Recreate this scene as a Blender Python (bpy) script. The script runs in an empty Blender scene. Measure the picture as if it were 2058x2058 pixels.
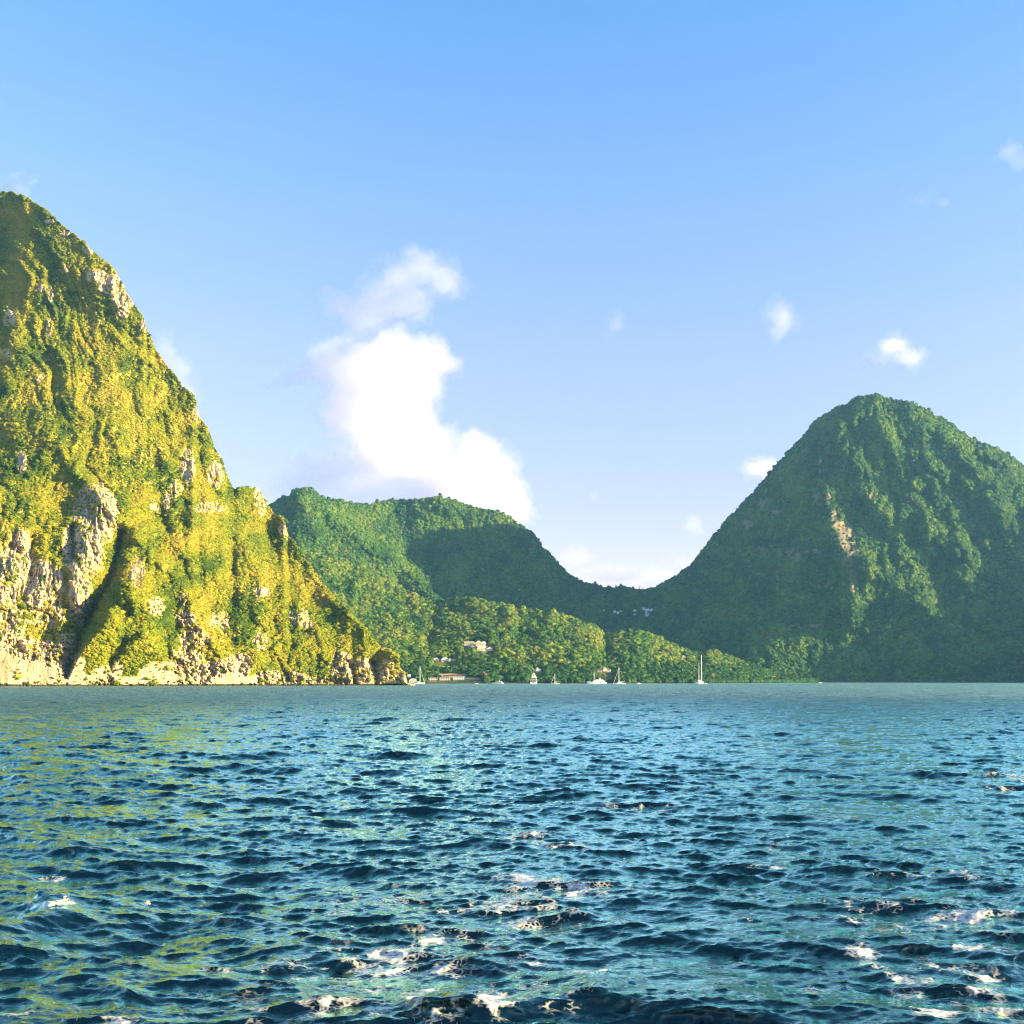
import bpy, bmesh, math, random
import numpy as np
from mathutils import Vector, Matrix, noise as mnoise

# ------------------------------------------------------------------ basics
scene = bpy.context.scene
C = scene.collection
random.seed(7)
RNG = np.random.default_rng(11)
F = 2058.0            # focal length in photo pixels
HZ = 1367.0           # horizon row in the photo
CAMH = 5.0

cam_d = bpy.data.cameras.new('camera')
cam = bpy.data.objects.new('camera', cam_d)
C.objects.link(cam)
cam.location = (0, 0, CAMH)
cam.rotation_euler = (math.radians(90), 0, 0)
cam_d.sensor_width = 36
cam_d.lens = 36
cam_d.shift_y = (HZ - 1029) / 2058.0
cam_d.clip_start = 0.1
cam_d.clip_end = 60000
scene.camera = cam

SUN_EL = math.radians(14.2)
SUN_DIR = Vector((0.962, -0.273, 0)).normalized() * math.cos(SUN_EL) + Vector((0, 0, math.sin(SUN_EL)))
world = bpy.data.worlds.new('World')
scene.world = world
world.use_nodes = True
wn, wl = world.node_tree.nodes, world.node_tree.links
wn.clear()
sky = wn.new('ShaderNodeTexSky')
sky.sky_type = 'NISHITA'
sky.sun_disc = False
sky.sun_elevation = SUN_EL
sky.sun_rotation = math.atan2(SUN_DIR.x, SUN_DIR.y)
sky.altitude = 0
sky.air_density = 1.0
sky.dust_density = 0.25
sky.ozone_density = 1.6
hs = wn.new('ShaderNodeHueSaturation')
hs.inputs['Saturation'].default_value = 1.08
hs.inputs['Value'].default_value = 1.0
bg = wn.new('ShaderNodeBackground')
bg.inputs['Strength'].default_value = 0.085
wo = wn.new('ShaderNodeOutputWorld')
wl.new(sky.outputs[0], hs.inputs['Color'])
tn = wn.new('ShaderNodeMix'); tn.data_type = 'RGBA'; tn.blend_type = 'MULTIPLY'; tn.inputs[0].default_value = 1
wtc = wn.new('ShaderNodeTexCoord'); sx = wn.new('ShaderNodeSeparateXYZ'); cr = wn.new('ShaderNodeValToRGB')
wl.new(wtc.outputs['Generated'], sx.inputs[0]); wl.new(sx.outputs[2], cr.inputs[0]); wl.new(cr.outputs[0], tn.inputs[7])
e = cr.color_ramp.elements                      # tropical sky: deep blue above, milky near the horizon
e[0].position = 0.0; e[0].color = (0.82, 0.55, 0.72, 1)
e[1].position = 0.55; e[1].color = (0.60, 0.80, 1.0, 1)
for p, c in ((0.30, (0.96, 0.70, 0.93, 1)), (0.17, (0.88, 0.57, 0.80, 1)), (0.42, (0.84, 0.78, 1.0, 1))):
    x = e.new(p); x.color = c
wl.new(hs.outputs[0], tn.inputs[6]); wl.new(tn.outputs[2], bg.inputs['Color'])
wl.new(bg.outputs[0], wo.inputs['Surface'])

sun_d = bpy.data.lights.new('sun', 'SUN')
sun_d.energy = 5.0
sun_d.angle = math.radians(0.5)
sun_d.color = (1.0, 0.76, 0.40)
sun = bpy.data.objects.new('sun', sun_d)
C.objects.link(sun)
sun.rotation_euler = SUN_DIR.to_track_quat('Z', 'Y').to_euler()
sun.location = (3000, -1200, 2000)

scene.view_settings.view_transform = 'Standard'
scene.view_settings.look = 'None'
scene.view_settings.exposure = 2.3
scene.view_settings.gamma = 1.0
scene.render.engine = 'CYCLES'
cy = scene.cycles
cy.max_bounces = 8
cy.diffuse_bounces = 2
cy.glossy_bounces = 3
cy.transmission_bounces = 2
cy.volume_bounces = 5
cy.transparent_max_bounces = 8
cy.use_denoising = True
cy.use_adaptive_sampling = True
cy.adaptive_threshold = 0.015
cy.sample_clamp_indirect = 6
scene.cycles.filter_width = 1.1

# ------------------------------------------------------------------ helpers
def tag(o, label=None, cat=None, group=None, kind=None):
    if label: o['label'] = label
    if cat: o['category'] = cat
    if group: o['group'] = group
    if kind: o['kind'] = kind
    return o

def world_at(px, py, Y):
    return np.array([(px - 1029) / F * Y, Y, CAMH + (HZ - py) / F * Y])

def water_at(px, py):
    Y = CAMH * F / (py - HZ)
    return np.array([(px - 1029) / F * Y, Y])

def sstep(a, b, x):
    t = np.clip((x - a) / (b - a), 0, 1)
    return t * t * (3 - 2 * t)

_perm = np.random.default_rng(5).integers(0, 2**31, 4096).astype(np.int64)
def _hash(ix, iy, seed):
    return _perm[(ix * 7919 + _perm[(iy + seed * 131) & 4095]) & 4095]
def perlin(x, y, seed=0):
    x = np.asarray(x, float); y = np.asarray(y, float)
    x0 = np.floor(x).astype(np.int64); y0 = np.floor(y).astype(np.int64)
    fx = x - x0; fy = y - y0
    u = fx * fx * fx * (fx * (fx * 6 - 15) + 10)
    w = fy * fy * fy * (fy * (fy * 6 - 15) + 10)
    def g(ix, iy, dx, dy):
        a = (_hash(ix, iy, seed) % 1024) * (2 * math.pi / 1024)
        return np.cos(a) * dx + np.sin(a) * dy
    n00 = g(x0, y0, fx, fy); n10 = g(x0 + 1, y0, fx - 1, fy)
    n01 = g(x0, y0 + 1, fx, fy - 1); n11 = g(x0 + 1, y0 + 1, fx - 1, fy - 1)
    return 1.5 * ((n00 * (1 - u) + n10 * u) * (1 - w) + (n01 * (1 - u) + n11 * u) * w)
def fbm(x, y, octv=5, seed=0, gain=0.5):
    s = 0; a = 1; f = 1; t = 0
    for i in range(octv):
        s = s + a * perlin(x * f + 17.3 * i, y * f - 9.1 * i, seed + i)
        t += a; a *= gain; f *= 2.03
    return s / t * 1.4
def ridged(x, y, octv=4, seed=0, gain=0.5):
    s = 0; a = 1; f = 1; t = 0
    for i in range(octv):
        s = s + a * (1 - 2 * np.abs(perlin(x * f + 5.3 * i, y * f + 3.7 * i, seed + i)))
        t += a; a *= gain; f *= 2.1
    return s / t

# ------------------------------------------------------------------ materials
def newmat(name):
    m = bpy.data.materials.new(name)
    m.use_nodes = True
    return m, m.node_tree.nodes, m.node_tree.links, m.node_tree.nodes['Principled BSDF']
def plain(name, col, rough=0.6, metal=0.0, vary=0.12, scale=1.5):
    m, n, l, b = newmat(name)
    tc = n.new('ShaderNodeTexCoord'); nz = n.new('ShaderNodeTexNoise')
    nz.inputs['Scale'].default_value = scale; nz.inputs['Detail'].default_value = 4
    l.new(tc.outputs['Object'], nz.inputs['Vector'])
    r = n.new('ShaderNodeValToRGB')
    r.color_ramp.elements[0].position = 0.3; r.color_ramp.elements[1].position = 0.7
    r.color_ramp.elements[0].color = (*[c * (1 - vary) for c in col], 1)
    r.color_ramp.elements[1].color = (*[min(1, c * (1 + vary)) for c in col], 1)
    l.new(nz.outputs[0], r.inputs[0]); l.new(r.outputs[0], b.inputs['Base Color'])
    b.inputs['Roughness'].default_value = rough; b.inputs['Metallic'].default_value = metal
    return m
def math_node(n, l, op, a, b=None, clamp=False):
    x = n.new('ShaderNodeMath'); x.operation = op; x.use_clamp = clamp
    for i, v in enumerate((a, b)):
        if v is None: continue
        if isinstance(v, (int, float)): x.inputs[i].default_value = v
        else: l.new(v, x.inputs[i])
    return x.outputs[0]
def mix_rgb(n, l, fac, a, b):
    x = n.new('ShaderNodeMix'); x.data_type = 'RGBA'
    for sock, v in ((x.inputs['Factor'], fac), (x.inputs['A'], a), (x.inputs['B'], b)):
        if isinstance(v, (int, float)): sock.default_value = v
        elif isinstance(v, tuple): sock.default_value = (*v, 1)
        else: l.new(v, sock)
    return x.outputs['Result']
# Mix node sockets by type: fetch RGBA ones
def mixc(n, l, fac, a, b):
    x = n.new('ShaderNodeMix'); x.data_type = 'RGBA'
    fs = x.inputs[0]; sa = x.inputs[6]; sb = x.inputs[7]
    for sock, v in ((fs, fac), (sa, a), (sb, b)):
        if isinstance(v, (int, float)): sock.default_value = v
        elif isinstance(v, tuple): sock.default_value = (*v, 1)
        else: l.new(v, sock)
    return x.outputs[2]
def noise_node(n, l, vec, scale, detail=5, rough=0.55, dist=0.0):
    x = n.new('ShaderNodeTexNoise')
    x.inputs['Scale'].default_value = scale; x.inputs['Detail'].default_value = detail
    x.inputs['Roughness'].default_value = rough; x.inputs['Distortion'].default_value = dist
    l.new(vec, x.inputs['Vector'])
    return x.outputs[0]
def ramp(n, l, fac, p0, p1):
    x = n.new('ShaderNodeMapRange'); x.inputs[1].default_value = p0; x.inputs[2].default_value = p1
    l.new(fac, x.inputs[0]); x.clamp = True
    return x.outputs[0]

def terrain_mat(name, green1, green2, rock1, rock2, rock3):
    """rock (attribute) over scrubby ground; colours are the materials' own"""
    m, n, l, b = newmat(name)
    tc = n.new('ShaderNodeTexCoord'); ob = tc.outputs['Object']
    at = n.new('ShaderNodeAttribute'); at.attribute_name = 'rock'
    dr = n.new('ShaderNodeAttribute'); dr.attribute_name = 'dry'
    n1 = noise_node(n, l, ob, 0.05, 6, 0.65)
    n2 = noise_node(n, l, ob, 0.35, 4, 0.6)
    mp = n.new('ShaderNodeMapping'); mp.inputs['Scale'].default_value = (0.16, 0.16, 0.022)
    l.new(ob, mp.inputs['Vector'])
    n3 = noise_node(n, l, mp.outputs[0], 1.0, 8, 0.65, 0.4)      # vertical streaks
    n4 = noise_node(n, l, ob, 0.14, 8, 0.7, 0.6)
    veg = mixc(n, l, ramp(n, l, n1, 0.35, 0.65), green1, green2)
    veg = mixc(n, l, math_node(n, l, 'MULTIPLY', ramp(n, l, n2, 0.35, 0.7), dr.outputs['Fac']), veg, (0.48, 0.36, 0.09))
    rk = mixc(n, l, ramp(n, l, n3, 0.3, 0.62), rock3, rock1)
    rk = mixc(n, l, ramp(n, l, n4, 0.5, 0.72), rk, rock2)
    s = math_node(n, l, 'ADD', at.outputs['Fac'], math_node(n, l, 'MULTIPLY', math_node(n, l, 'SUBTRACT', n4, 0.5), 1.1))
    fac = ramp(n, l, s, 0.42, 0.56)
    rk = mixc(n, l, ramp(n, l, noise_node(n, l, ob, 0.6, 6, .7, .5), 0.43, 0.33), rk, (0.20, 0.14, 0.08))
    sz = n.new('ShaderNodeSeparateXYZ'); l.new(ob, sz.inputs[0])
    wet = ramp(n, l, math_node(n, l, 'ADD', sz.outputs[2], math_node(n, l, 'MULTIPLY', n4, -3.0)), 0.6, 0.0)   # tide-wet rock
    dry_c = mixc(n, l, fac, veg, rk)
    l.new(mixc(n, l, wet, dry_c, (0.05, 0.042, 0.03)), b.inputs['Base Color'])
    b.inputs['Roughness'].default_value = 0.9
    b.inputs['Specular IOR Level'].default_value = 0.15
    bp = n.new('ShaderNodeBump'); bp.inputs['Strength'].default_value = 0.9; bp.inputs['Distance'].default_value = 2.2
    hgt = math_node(n, l, 'ADD', n3, math_node(n, l, 'MULTIPLY', n4, 1.3))
    l.new(hgt, bp.inputs['Height']); l.new(bp.outputs[0], b.inputs['Normal'])
    return m

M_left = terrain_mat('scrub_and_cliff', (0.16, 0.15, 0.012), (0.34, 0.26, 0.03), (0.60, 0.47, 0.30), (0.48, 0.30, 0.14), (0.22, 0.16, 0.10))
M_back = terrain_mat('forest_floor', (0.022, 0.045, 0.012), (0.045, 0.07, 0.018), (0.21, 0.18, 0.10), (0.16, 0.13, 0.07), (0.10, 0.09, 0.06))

def foliage_mat(name):
    m, n, l, b = newmat(name)
    ca = n.new('ShaderNodeAttribute'); ca.attribute_type = 'INSTANCER'; ca.attribute_name = 'tint'
    oi = n.new('ShaderNodeObjectInfo')
    tc = n.new('ShaderNodeTexCoord')
    nz = noise_node(n, l, tc.outputs['Object'], 2.6, 4, 0.6)
    k = math_node(n, l, 'ADD', math_node(n, l, 'MULTIPLY', nz, 0.7), math_node(n, l, 'MULTIPLY', oi.outputs['Random'], 0.3))
    k = math_node(n, l, 'ADD', k, 0.48)
    vm = n.new('ShaderNodeVectorMath'); vm.operation = 'SCALE'
    l.new(ca.outputs['Color'], vm.inputs[0]); l.new(k, vm.inputs['Scale'])
    l.new(vm.outputs[0], b.inputs['Base Color'])
    b.inputs['Roughness'].default_value = 0.75
    b.inputs['Specular IOR Level'].default_value = 0.2
    tr = n.new('ShaderNodeBsdfTranslucent')
    l.new(vm.outputs[0], tr.inputs['Color'])
    mx = n.new('ShaderNodeMixShader'); mx.inputs[0].default_value = 0.25
    l.new(b.outputs[0], mx.inputs[1]); l.new(tr.outputs[0], mx.inputs[2])
    l.new(mx.outputs[0], n['Material Output'].inputs['Surface'])
    bp = n.new('ShaderNodeBump'); bp.inputs['Strength'].default_value = 0.7; bp.inputs['Distance'].default_value = 0.3
    l.new(nz, bp.inputs['Height']); l.new(bp.outputs[0], b.inputs['Normal'])
    return m
M_fol = foliage_mat('foliage')

# ------------------------------------------------------------------ terrain surfaces
def interp(pts, x):
    p = np.array(pts, float)
    return np.interp(x, p[:, 0], p[:, 1])

def stroke(PX, PY, pts, width, amp, sharp=1.0):
    """height of a spur whose crest follows pts in the view"""
    best = np.full(PX.shape, 1e9)
    for (x0, y0), (x1, y1) in zip(pts[:-1], pts[1:]):
        dx, dy = x1 - x0, y1 - y0
        t = np.clip(((PX - x0) * dx + (PY - y0) * dy) / (dx * dx + dy * dy), 0, 1)
        best = np.minimum(best, np.hypot(PX - x0 - t * dx, PY - y0 - t * dy))
    return amp * np.exp(-(best / width) ** sharp)

class Surf: pass
SURFS = {}
def make_surface(name, mat, u, ridge, Yr, Ys, hfun, relief, fine, rock, dry, nw=500, back=1200):
    u = np.asarray(u, float); nu = len(u)
    rp = interp(ridge, u)
    jag = fbm(u / 14, u * 0 + 3.3, 5, 40) * 3.0 + fbm(u / 4, u * 0 + 1.3, 2, 41) * 1.2
    jag = jag * (1.6 if name == 'foothill' else 1.0)
    yr = interp(Yr, u); ys = interp(Ys, u)
    sp = HZ + CAMH * F / ys
    w = np.linspace(0, 1, nw) ** 1.0
    PX = np.repeat(u[:, None], nw, 1)
    W = np.repeat(w[None, :], nu, 0)
    PY = sp[:, None] + (rp - sp)[:, None] * W + jag[:, None] * W ** 9
    Y = ys[:, None] + (yr - ys)[:, None] * hfun(W, PX, PY)
    edge = sstep(0, 0.03, W)
    edget = 0.35 + 0.65 * (1 - sstep(0.93, 1.0, W))
    Y = Y - relief(PX, PY, W) * edge * edget - fine(PX, PY, W) * sstep(0, .01, W)
    Y = np.maximum(Y, ys[:, None] - 60 * W)
    X = (PX - 1029) / F * Y
    Z = CAMH + (HZ - PY) / F * Y
    # below the waterline
    Xb = (u - 1029) / F * (Y[:, 0] - 6); P0 = np.stack([Xb, Y[:, 0] - 6, np.full(nu, -2.0)], -1)
    P = np.stack([X, Y, Z], -1)
    # the far side, falling away behind the ridge
    nb = 26
    t = (np.arange(1, nb + 1) / nb)[None, :]
    topY = Y[:, -1][:, None]; topZ = Z[:, -1][:, None]
    Yb = topY + back * t
    lean = (u[:, None] - 1029) / F
    Zb = topZ - (topZ + 2) * (t ** 1.3)
    Xbk = lean * (topY + back * t) - 25 * t * (name == 'mountain') * np.sign(1029 - u[:, None])
    Pb = np.stack([Xbk, Yb, Zb], -1)
    ALL = np.concatenate([P0[:, None, :], P, Pb], 1)
    nr = ALL.shape[1]
    me = bpy.data.meshes.new(name)
    me.vertices.add(nu * nr)
    me.vertices.foreach_set('co', ALL.reshape(-1).astype(np.float32))
    idx = np.arange(nu * nr).reshape(nu, nr)
    q = np.stack([idx[:-1, :-1], idx[1:, :-1], idx[1:, 1:], idx[:-1, 1:]], -1).reshape(-1, 4)
    me.loops.add(q.size); me.polygons.add(len(q))
    me.loops.foreach_set('vertex_index', q.reshape(-1).astype(np.int32))
    me.polygons.foreach_set('loop_start', (np.arange(len(q)) * 4).astype(np.int32))
    me.polygons.foreach_set('use_smooth', np.ones(len(q), bool))
    me.update(calc_edges=True)
    rk = np.zeros((nu, nr)); rk[:, 1:1 + nw] = rock(PX, PY, W); rk[:, 0] = rk[:, 1]
    dy = np.zeros((nu, nr)); dy[:, 1:1 + nw] = dry(PX, PY, W)
    for an, av in (('rock', rk), ('dry', dy)):
        a = me.attributes.new(an, 'FLOAT', 'POINT'); a.data.foreach_set('value', av.reshape(-1).astype(np.float32))
    me.materials.append(mat)
    o = bpy.data.objects.new(name, me); C.objects.link(o)
    s = Surf(); s.u = u; s.P = P; s.PY = PY; s.rock = rk[:, 1:1 + nw]; s.dry = dy[:, 1:1 + nw]; s.nw = nw; s.o = o; s.PX = PX
    SURFS[name] = s
    return s

def surf_at(s, px, py):
    i = int(np.clip(np.searchsorted(s.u, px), 0, len(s.u) - 1))
    j = int(np.argmin(np.abs(s.PY[i] - py)))
    return s.P[i, j].copy()

def blobs(PX, PY, lst):
    r = np.zeros(PX.shape)
    for (cx, cy, rx, ry, a) in lst:
        d = ((PX - cx) / rx) ** 2 + ((PY - cy) / ry) ** 2
        r = np.maximum(r, a * np.clip(1.25 - 0.75 * d, 0, 1))
    return r

# --- the sunlit peak on the left
L_ridge = [(-1200, 1300), (-900, 1100), (-600, 820), (-300, 560), (-120, 430), (-40, 392), (0, 386), (22, 385), (50, 394), (60, 402), (88, 418), (110, 438), (135, 460), (150, 472),
    (175, 495), (200, 515), (225, 537), (245, 565), (262, 601), (275, 620), (289, 639), (295, 662), (302, 672), (310, 700), (330, 727),
    (350, 752), (367, 776), (388, 792), (395, 820), (403, 842), (415, 858), (432, 900), (445, 922), (455, 955), (463, 975), (470, 983), (480, 980), (492, 978),
    (520, 981), (528, 992), (538, 1015), (550, 1030), (570, 1045), (580, 1075), (600, 1100), (618, 1130), (635, 1155), (660, 1185), (680, 1210),
    (700, 1226), (720, 1250), (745, 1275), (760, 1299), (772, 1304), (790, 1309), (800, 1318), (804, 1342), (812, 1352), (817, 1362), (820, 1376.6)]
L_Yr = [(-1200, 1500), (-600, 1700), (0, 1600), (250, 1420), (450, 1285), (480, 1282), (530, 1325), (560, 1290), (700, 1070), (800, 1000), (820, 985)]
L_Ys = [(-1200, 760), (0, 800), (130, 815), (400, 860), (600, 910), (760, 965), (820, 978)]
def L_h(W, PX, PY):
    return W ** 1.12 * (1 - 0.10 * np.sin(W * math.pi * 2))
def radial(PX, PY, cx, cy):
    return np.arctan2(PX - cx, PY - cy), np.hypot(PX - cx, PY - cy)
def L_rel(PX, PY, W):
    a, r = radial(PX, PY, -60, 250)
    wx = fbm(PX / 130, PY / 130, 3, 3) * 0.10
    g = ridged((a + wx) * 9.0, r / 420, 4, 8) * 17 * sstep(0.0, .12, W)
    g += fbm(PX / 170, PY / 210, 4, 21) * 22
    g += stroke(PX, PY, [(120, 900), (160, 960), (202, 985), (233, 1024), (259, 1066), (305, 1122), (349, 1159), (383, 1205), (396, 1244), (440, 1314), (470, 1370)], 30, 26, 1.1)
    g += stroke(PX, PY, [(275, 1185), (235, 1215), (215, 1265), (180, 1310), (150, 1372)], 34, 62, 1.5)
    g += stroke(PX, PY, [(300, 1220), (290, 1290), (270, 1370)], 45, 44, 1.5)
    g -= stroke(PX, PY, [(243, 1075), (225, 1160), (190, 1220), (160, 1290), (128, 1372)], 15, 50, 1.4)
    g += stroke(PX, PY, [(205, 1010), (185, 1060), (165, 1120), (160, 1200)], 26, 22, 1.6)
    g -= stroke(PX, PY, [(145, 1060), (148, 1120)], 7, 22, 1.5)
    g -= stroke(PX, PY, [(64, 1080), (62, 1170)], 9, 18, 1.5)
    g += stroke(PX, PY, [(330, 900), (400, 985), (470, 1070), (560, 1180), (640, 1270)], 40, 20, 1.3)
    g -= stroke(PX, PY, [(395, 1160), (440, 1250), (480, 1330)], 24, 16, 1.4)
    g += stroke(PX, PY, [(60, 560), (120, 700), (150, 820), (150, 900)], 40, 14, 1.3)
    g -= stroke(PX, PY, [(95, 640), (105, 760), (140, 880)], 22, 12, 1.3)
    g += stroke(PX, PY, [(500, 985), (535, 1060), (600, 1150)], 25, 4, 1.3)
    g += 55 * (1 - sstep(-60, 200, PX)) * sstep(930, 1060, PY)
    g -= stroke(PX, PY, [(713, 1372), (708, 1340)], 5, 18, 1.4) + stroke(PX, PY, [(757, 1372), (752, 1335)], 8, 24, 1.4)
    return g
def L_fine(PX, PY, W):
    rk = L_rock(PX, PY, W)
    f = fbm(PX / 11, PY / 14, 4, 55) * 3.0 + fbm(PX / 34, PY / 40, 4, 56) * 8
    col = ridged(PX / 13 + fbm(PX / 50, PY / 60, 2, 9), PY / 95, 4, 61, .6) * 11.0     # fluted cliffs
    blk = ridged(PX / 20 + PY / 30, PY / 16 - PX / 40, 5, 63, .6) * 9.0
    up = sstep(1240, 1180, PY)
    crk = (1 - np.abs(perlin(PX / 26 - PY / 20, PY / 44 + PX / 60, 71))) ** 6 * 5 + (1 - np.abs(perlin(PX / 9, PY / 30, 72))) ** 8 * 4
    return f + rk * (col * up + (blk * 1.0 + fbm(PX / 7, PY / 7, 3, 73) * 3) * (1 - up * 0.7) - crk * (1 - up * .5))
L_rocks = [(192, 1035, 44, 62, 1.0), (165, 1105, 42, 62, .85), (160, 1200, 26, 60, .75), (40, 1120, 26, 60, .95), (15, 1165, 30, 70, .7), (85, 1180, 45, 55, .8),
    (20, 1250, 40, 40, .55), (90, 1230, 50, 40, .5), (30, 1310, 60, 40, .8), (110, 1330, 60, 45, .85), (50, 1360, 120, 24, 1.), (140, 1300, 30, 40, .6), (10, 1365, 60, 16, 1.1),
    (193, 555, 22, 13, .95), (225, 572, 26, 20, .95), (246, 600, 22, 24, .95), (248, 628, 14, 10, .8), (100, 445, 10, 5, .8), (130, 470, 12, 6, .7), (178, 505, 14, 8, .6), (287, 655, 7, 14, .9),
    (85, 580, 10, 14, .6), (102, 590, 6, 18, .8), (98, 660, 6, 22, .7), (20, 640, 18, 22, .55), (130, 540, 14, 10, .6), (80, 760, 8, 10, .5), (10, 710, 18, 12, .5),
    (377, 935, 14, 36, .9), (433, 955, 16, 28, .85), (420, 1020, 34, 12, .8), (336, 1012, 10, 24, .75), (310, 1018, 10, 18, .6), (44, 930, 10, 26, .7), (350, 985, 20, 22, .55), (395, 830, 9, 20, .6),
    (275, 1150, 18, 34, .6), (313, 1218, 20, 20, .85), (368, 1205, 10, 14, .8), (370, 1245, 22, 16, .85), (390, 1285, 30, 26, .8), (375, 1325, 40, 30, .7),
    (210, 1358, 26, 20, .95), (170, 1366, 40, 10, .9), (235, 1350, 16, 26, .9), (340, 1352, 60, 24, .95), (440, 1352, 60, 24, .9), (480, 1335, 30, 24, .7), (560, 1362, 60, 14, .85),
    (525, 1190, 18, 10, .7), (600, 1240, 24, 18, .6), (620, 1255, 16, 10, .6), (523, 1290, 16, 22, .75), (440, 1250, 24, 26, .5), (690, 1345, 28, 34, .9), (735, 1350, 26, 26, .95), (775, 1352, 24, 26, .95),
    (806, 1330, 6, 22, 1.0), (660, 1368, 40, 9, .8), (810, 1366, 14, 12, 1.0), (520, 1000, 10, 20, .9), (527, 1020, 8, 16, .8), (568, 1060, 10, 16, .7), (580, 1080, 8, 10, .6), (640, 1165, 5, 8, .4)]
def L_rock(PX, PY, W):
    r = blobs(PX, PY, L_rocks)
    r = r * (0.80 + 0.55 * sstep(-0.5, 0.5, fbm(PX / 16, PY / 22, 4, 77)))
    sp = sstep(0.42, 0.75, fbm(PX / 9, PY / 16, 4, 78)) * 0.45 * sstep(-.3, .3, fbm(PX / 90, PY / 90, 2, 79))
    low = sstep(1352 + 10 * fbm(PX / 40, PY * 0, 3, 88), 1368, PY) * 0.85
    return np.clip(np.maximum(np.maximum(r, sp), low), 0, 1.1)
def L_dry(PX, PY, W):
    d = 0.55 + 0.9 * fbm(PX / 60 + PY / 160, PY / 90, 4, 90)
    d += 0.35 * np.exp(-((PX - 230 - (PY - 800) * .35) / 130) ** 2)
    d -= blobs(PX, PY, [(380, 1080, 120, 90, .9), (250, 1290, 90, 90, 1.), (120, 970, 60, 60, .9), (40, 520, 60, 110, .6)])
    return np.clip(d, 0, 1)
uL = np.concatenate([np.arange(-1200, -60, 8.0), np.arange(-60, 820.01, 1.0)])
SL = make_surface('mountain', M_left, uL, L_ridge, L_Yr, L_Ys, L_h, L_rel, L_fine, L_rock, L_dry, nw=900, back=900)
tag(SL.o, kind='structure')

# --- the ridge and the hazy peak behind
B_ridge = [(430, 1060), (500, 1035), (545, 1012), (575, 998), (600, 982), (612, 979), (630, 986), (645, 1000), (690, 1008), (715, 1012), (736, 1016), (760, 1008), (785, 1003), (820, 1006),
    (850, 1003), (885, 998), (910, 1006), (950, 1019), (1000, 1027), (1020, 1037), (1040, 1050), (1055, 1062), (1070, 1072), (1085, 1092), (1100, 1110),
    (1115, 1125), (1130, 1143), (1150, 1160), (1165, 1169), (1185, 1173), (1210, 1179), (1230, 1181), (1252, 1179), (1265, 1184), (1285, 1184), (1300, 1186),
    (1320, 1181), (1345, 1166), (1375, 1146), (1395, 1130), (1410, 1105), (1435, 1078), (1450, 1058), (1475, 1030), (1500, 1005), (1520, 985), (1532, 967), (1555, 940),
    (1580, 915), (1600, 890), (1620, 870), (1640, 845), (1670, 826), (1700, 812), (1720, 802), (1735, 795), (1762, 793), (1780, 801), (1800, 806), (1830, 808), (1850, 817),
    (1870, 830), (1900, 845), (1930, 865), (1960, 887), (1980, 893), (2010, 905), (2035, 920), (2058, 935), (2150, 980), (2300, 1050), (2500, 1130), (2700, 1230), (2900, 1362)]
B_Yr = [(430, 2900), (612, 3150), (800, 3300), (1000, 3300), (1130, 3300), (1300, 3300), (1400, 3200), (1600, 2950), (1760, 2850), (2058, 2800), (2250, 2550), (2900, 2400)]
B_Ys = [(430, 1560), (600, 1700), (700, 2050), (800, 2550), (900, 2750), (1000, 2800), (1200, 2800), (1340, 2500), (1420, 2250), (1520, 2180), (1650, 2260), (1760, 2290), (1900, 2300), (2058, 2220), (2140, 1950), (2260, 1620), (2500, 1560), (2900, 1700)]  # spur past the right edge, out of view, added to shade the peak's base
def B_h(W, PX, PY):
    peak = sstep(1350, 1650, PX)
    return (W ** 0.80) * (1 - peak) + (W ** 1.0) * peak
def B_rel(PX, PY, W):
    a, r = radial(PX, PY, 1755, 690)
    wx = fbm(PX / 90, PY / 110, 4, 13) * 0.24
    pk = sstep(1560, 1720, PX)
    g = ridged((a + wx) * 8.5 + .3, r / 600, 4, 18) * (14 + 42 * pk) * (.55 + .9 * sstep(-.4, .5, fbm(PX / 110, PY / 90, 3, 19))) * sstep(1400, 1600, PX)
    q = (PX - PY) / 1.414; s = (PX + PY) / 1.414
    g += ridged(q / 75 + fbm(PX / 120, PY / 120, 3, 14) * .5, s / 700, 4, 28) * 40 * sstep(1250, 1050, PX) * .7
    g += fbm(PX / 130, PY / 150, 4, 31) * 38
    for pts, wd, am in (
        ([(1735, 800), (1665, 880), (1650, 925), (1661, 985), (1676, 1069), (1697, 1110), (1714, 1190), (1722, 1240)], 40, 80),
        ([(1720, 930), (1738, 992), (1786, 1043), (1808, 1087), (1834, 1138)], 26, 60),
        ([(1780, 860), (1826, 988), (1859, 1036), (1868, 1100)], 26, 60),
        ([(1830, 815), (1900, 878), (1944, 926), (1969, 970), (1990, 1007), (2045, 1065)], 30, 75),
        ([(1870, 930), (1907, 1021), (1922, 1080), (1951, 1182), (1965, 1250)], 26, 60),
        ([(1740, 1130), (1762, 1153), (1804, 1182), (1863, 1226), (1892, 1252), (1936, 1292), (1985, 1335)], 34, 95),
        ([(2000, 1000), (2024, 1080), (2046, 1136), (2060, 1260)], 28, 60),
        ([(1980, 895), (2030, 960), (2090, 1030)], 30, 50),
        ([(1545, 1180), (1606, 1208), (1658, 1226), (1705, 1232)], 20, 40),
        ([(612, 979), (641, 1002), (674, 1048), (740, 1095), (814, 1144), (853, 1183), (892, 1230)], 30, 110),
        ([(600, 990), (640, 1090), (700, 1170), (783, 1204), (850, 1290)], 36, 70),
        ([(885, 1130), (930, 1185), (1000, 1215)], 26, 70),
        ([(1060, 1130), (1110, 1160), (1150, 1200)], 26, 60)):
        g += stroke(PX, PY, pts, wd, am, 1.3)
    return g
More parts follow.
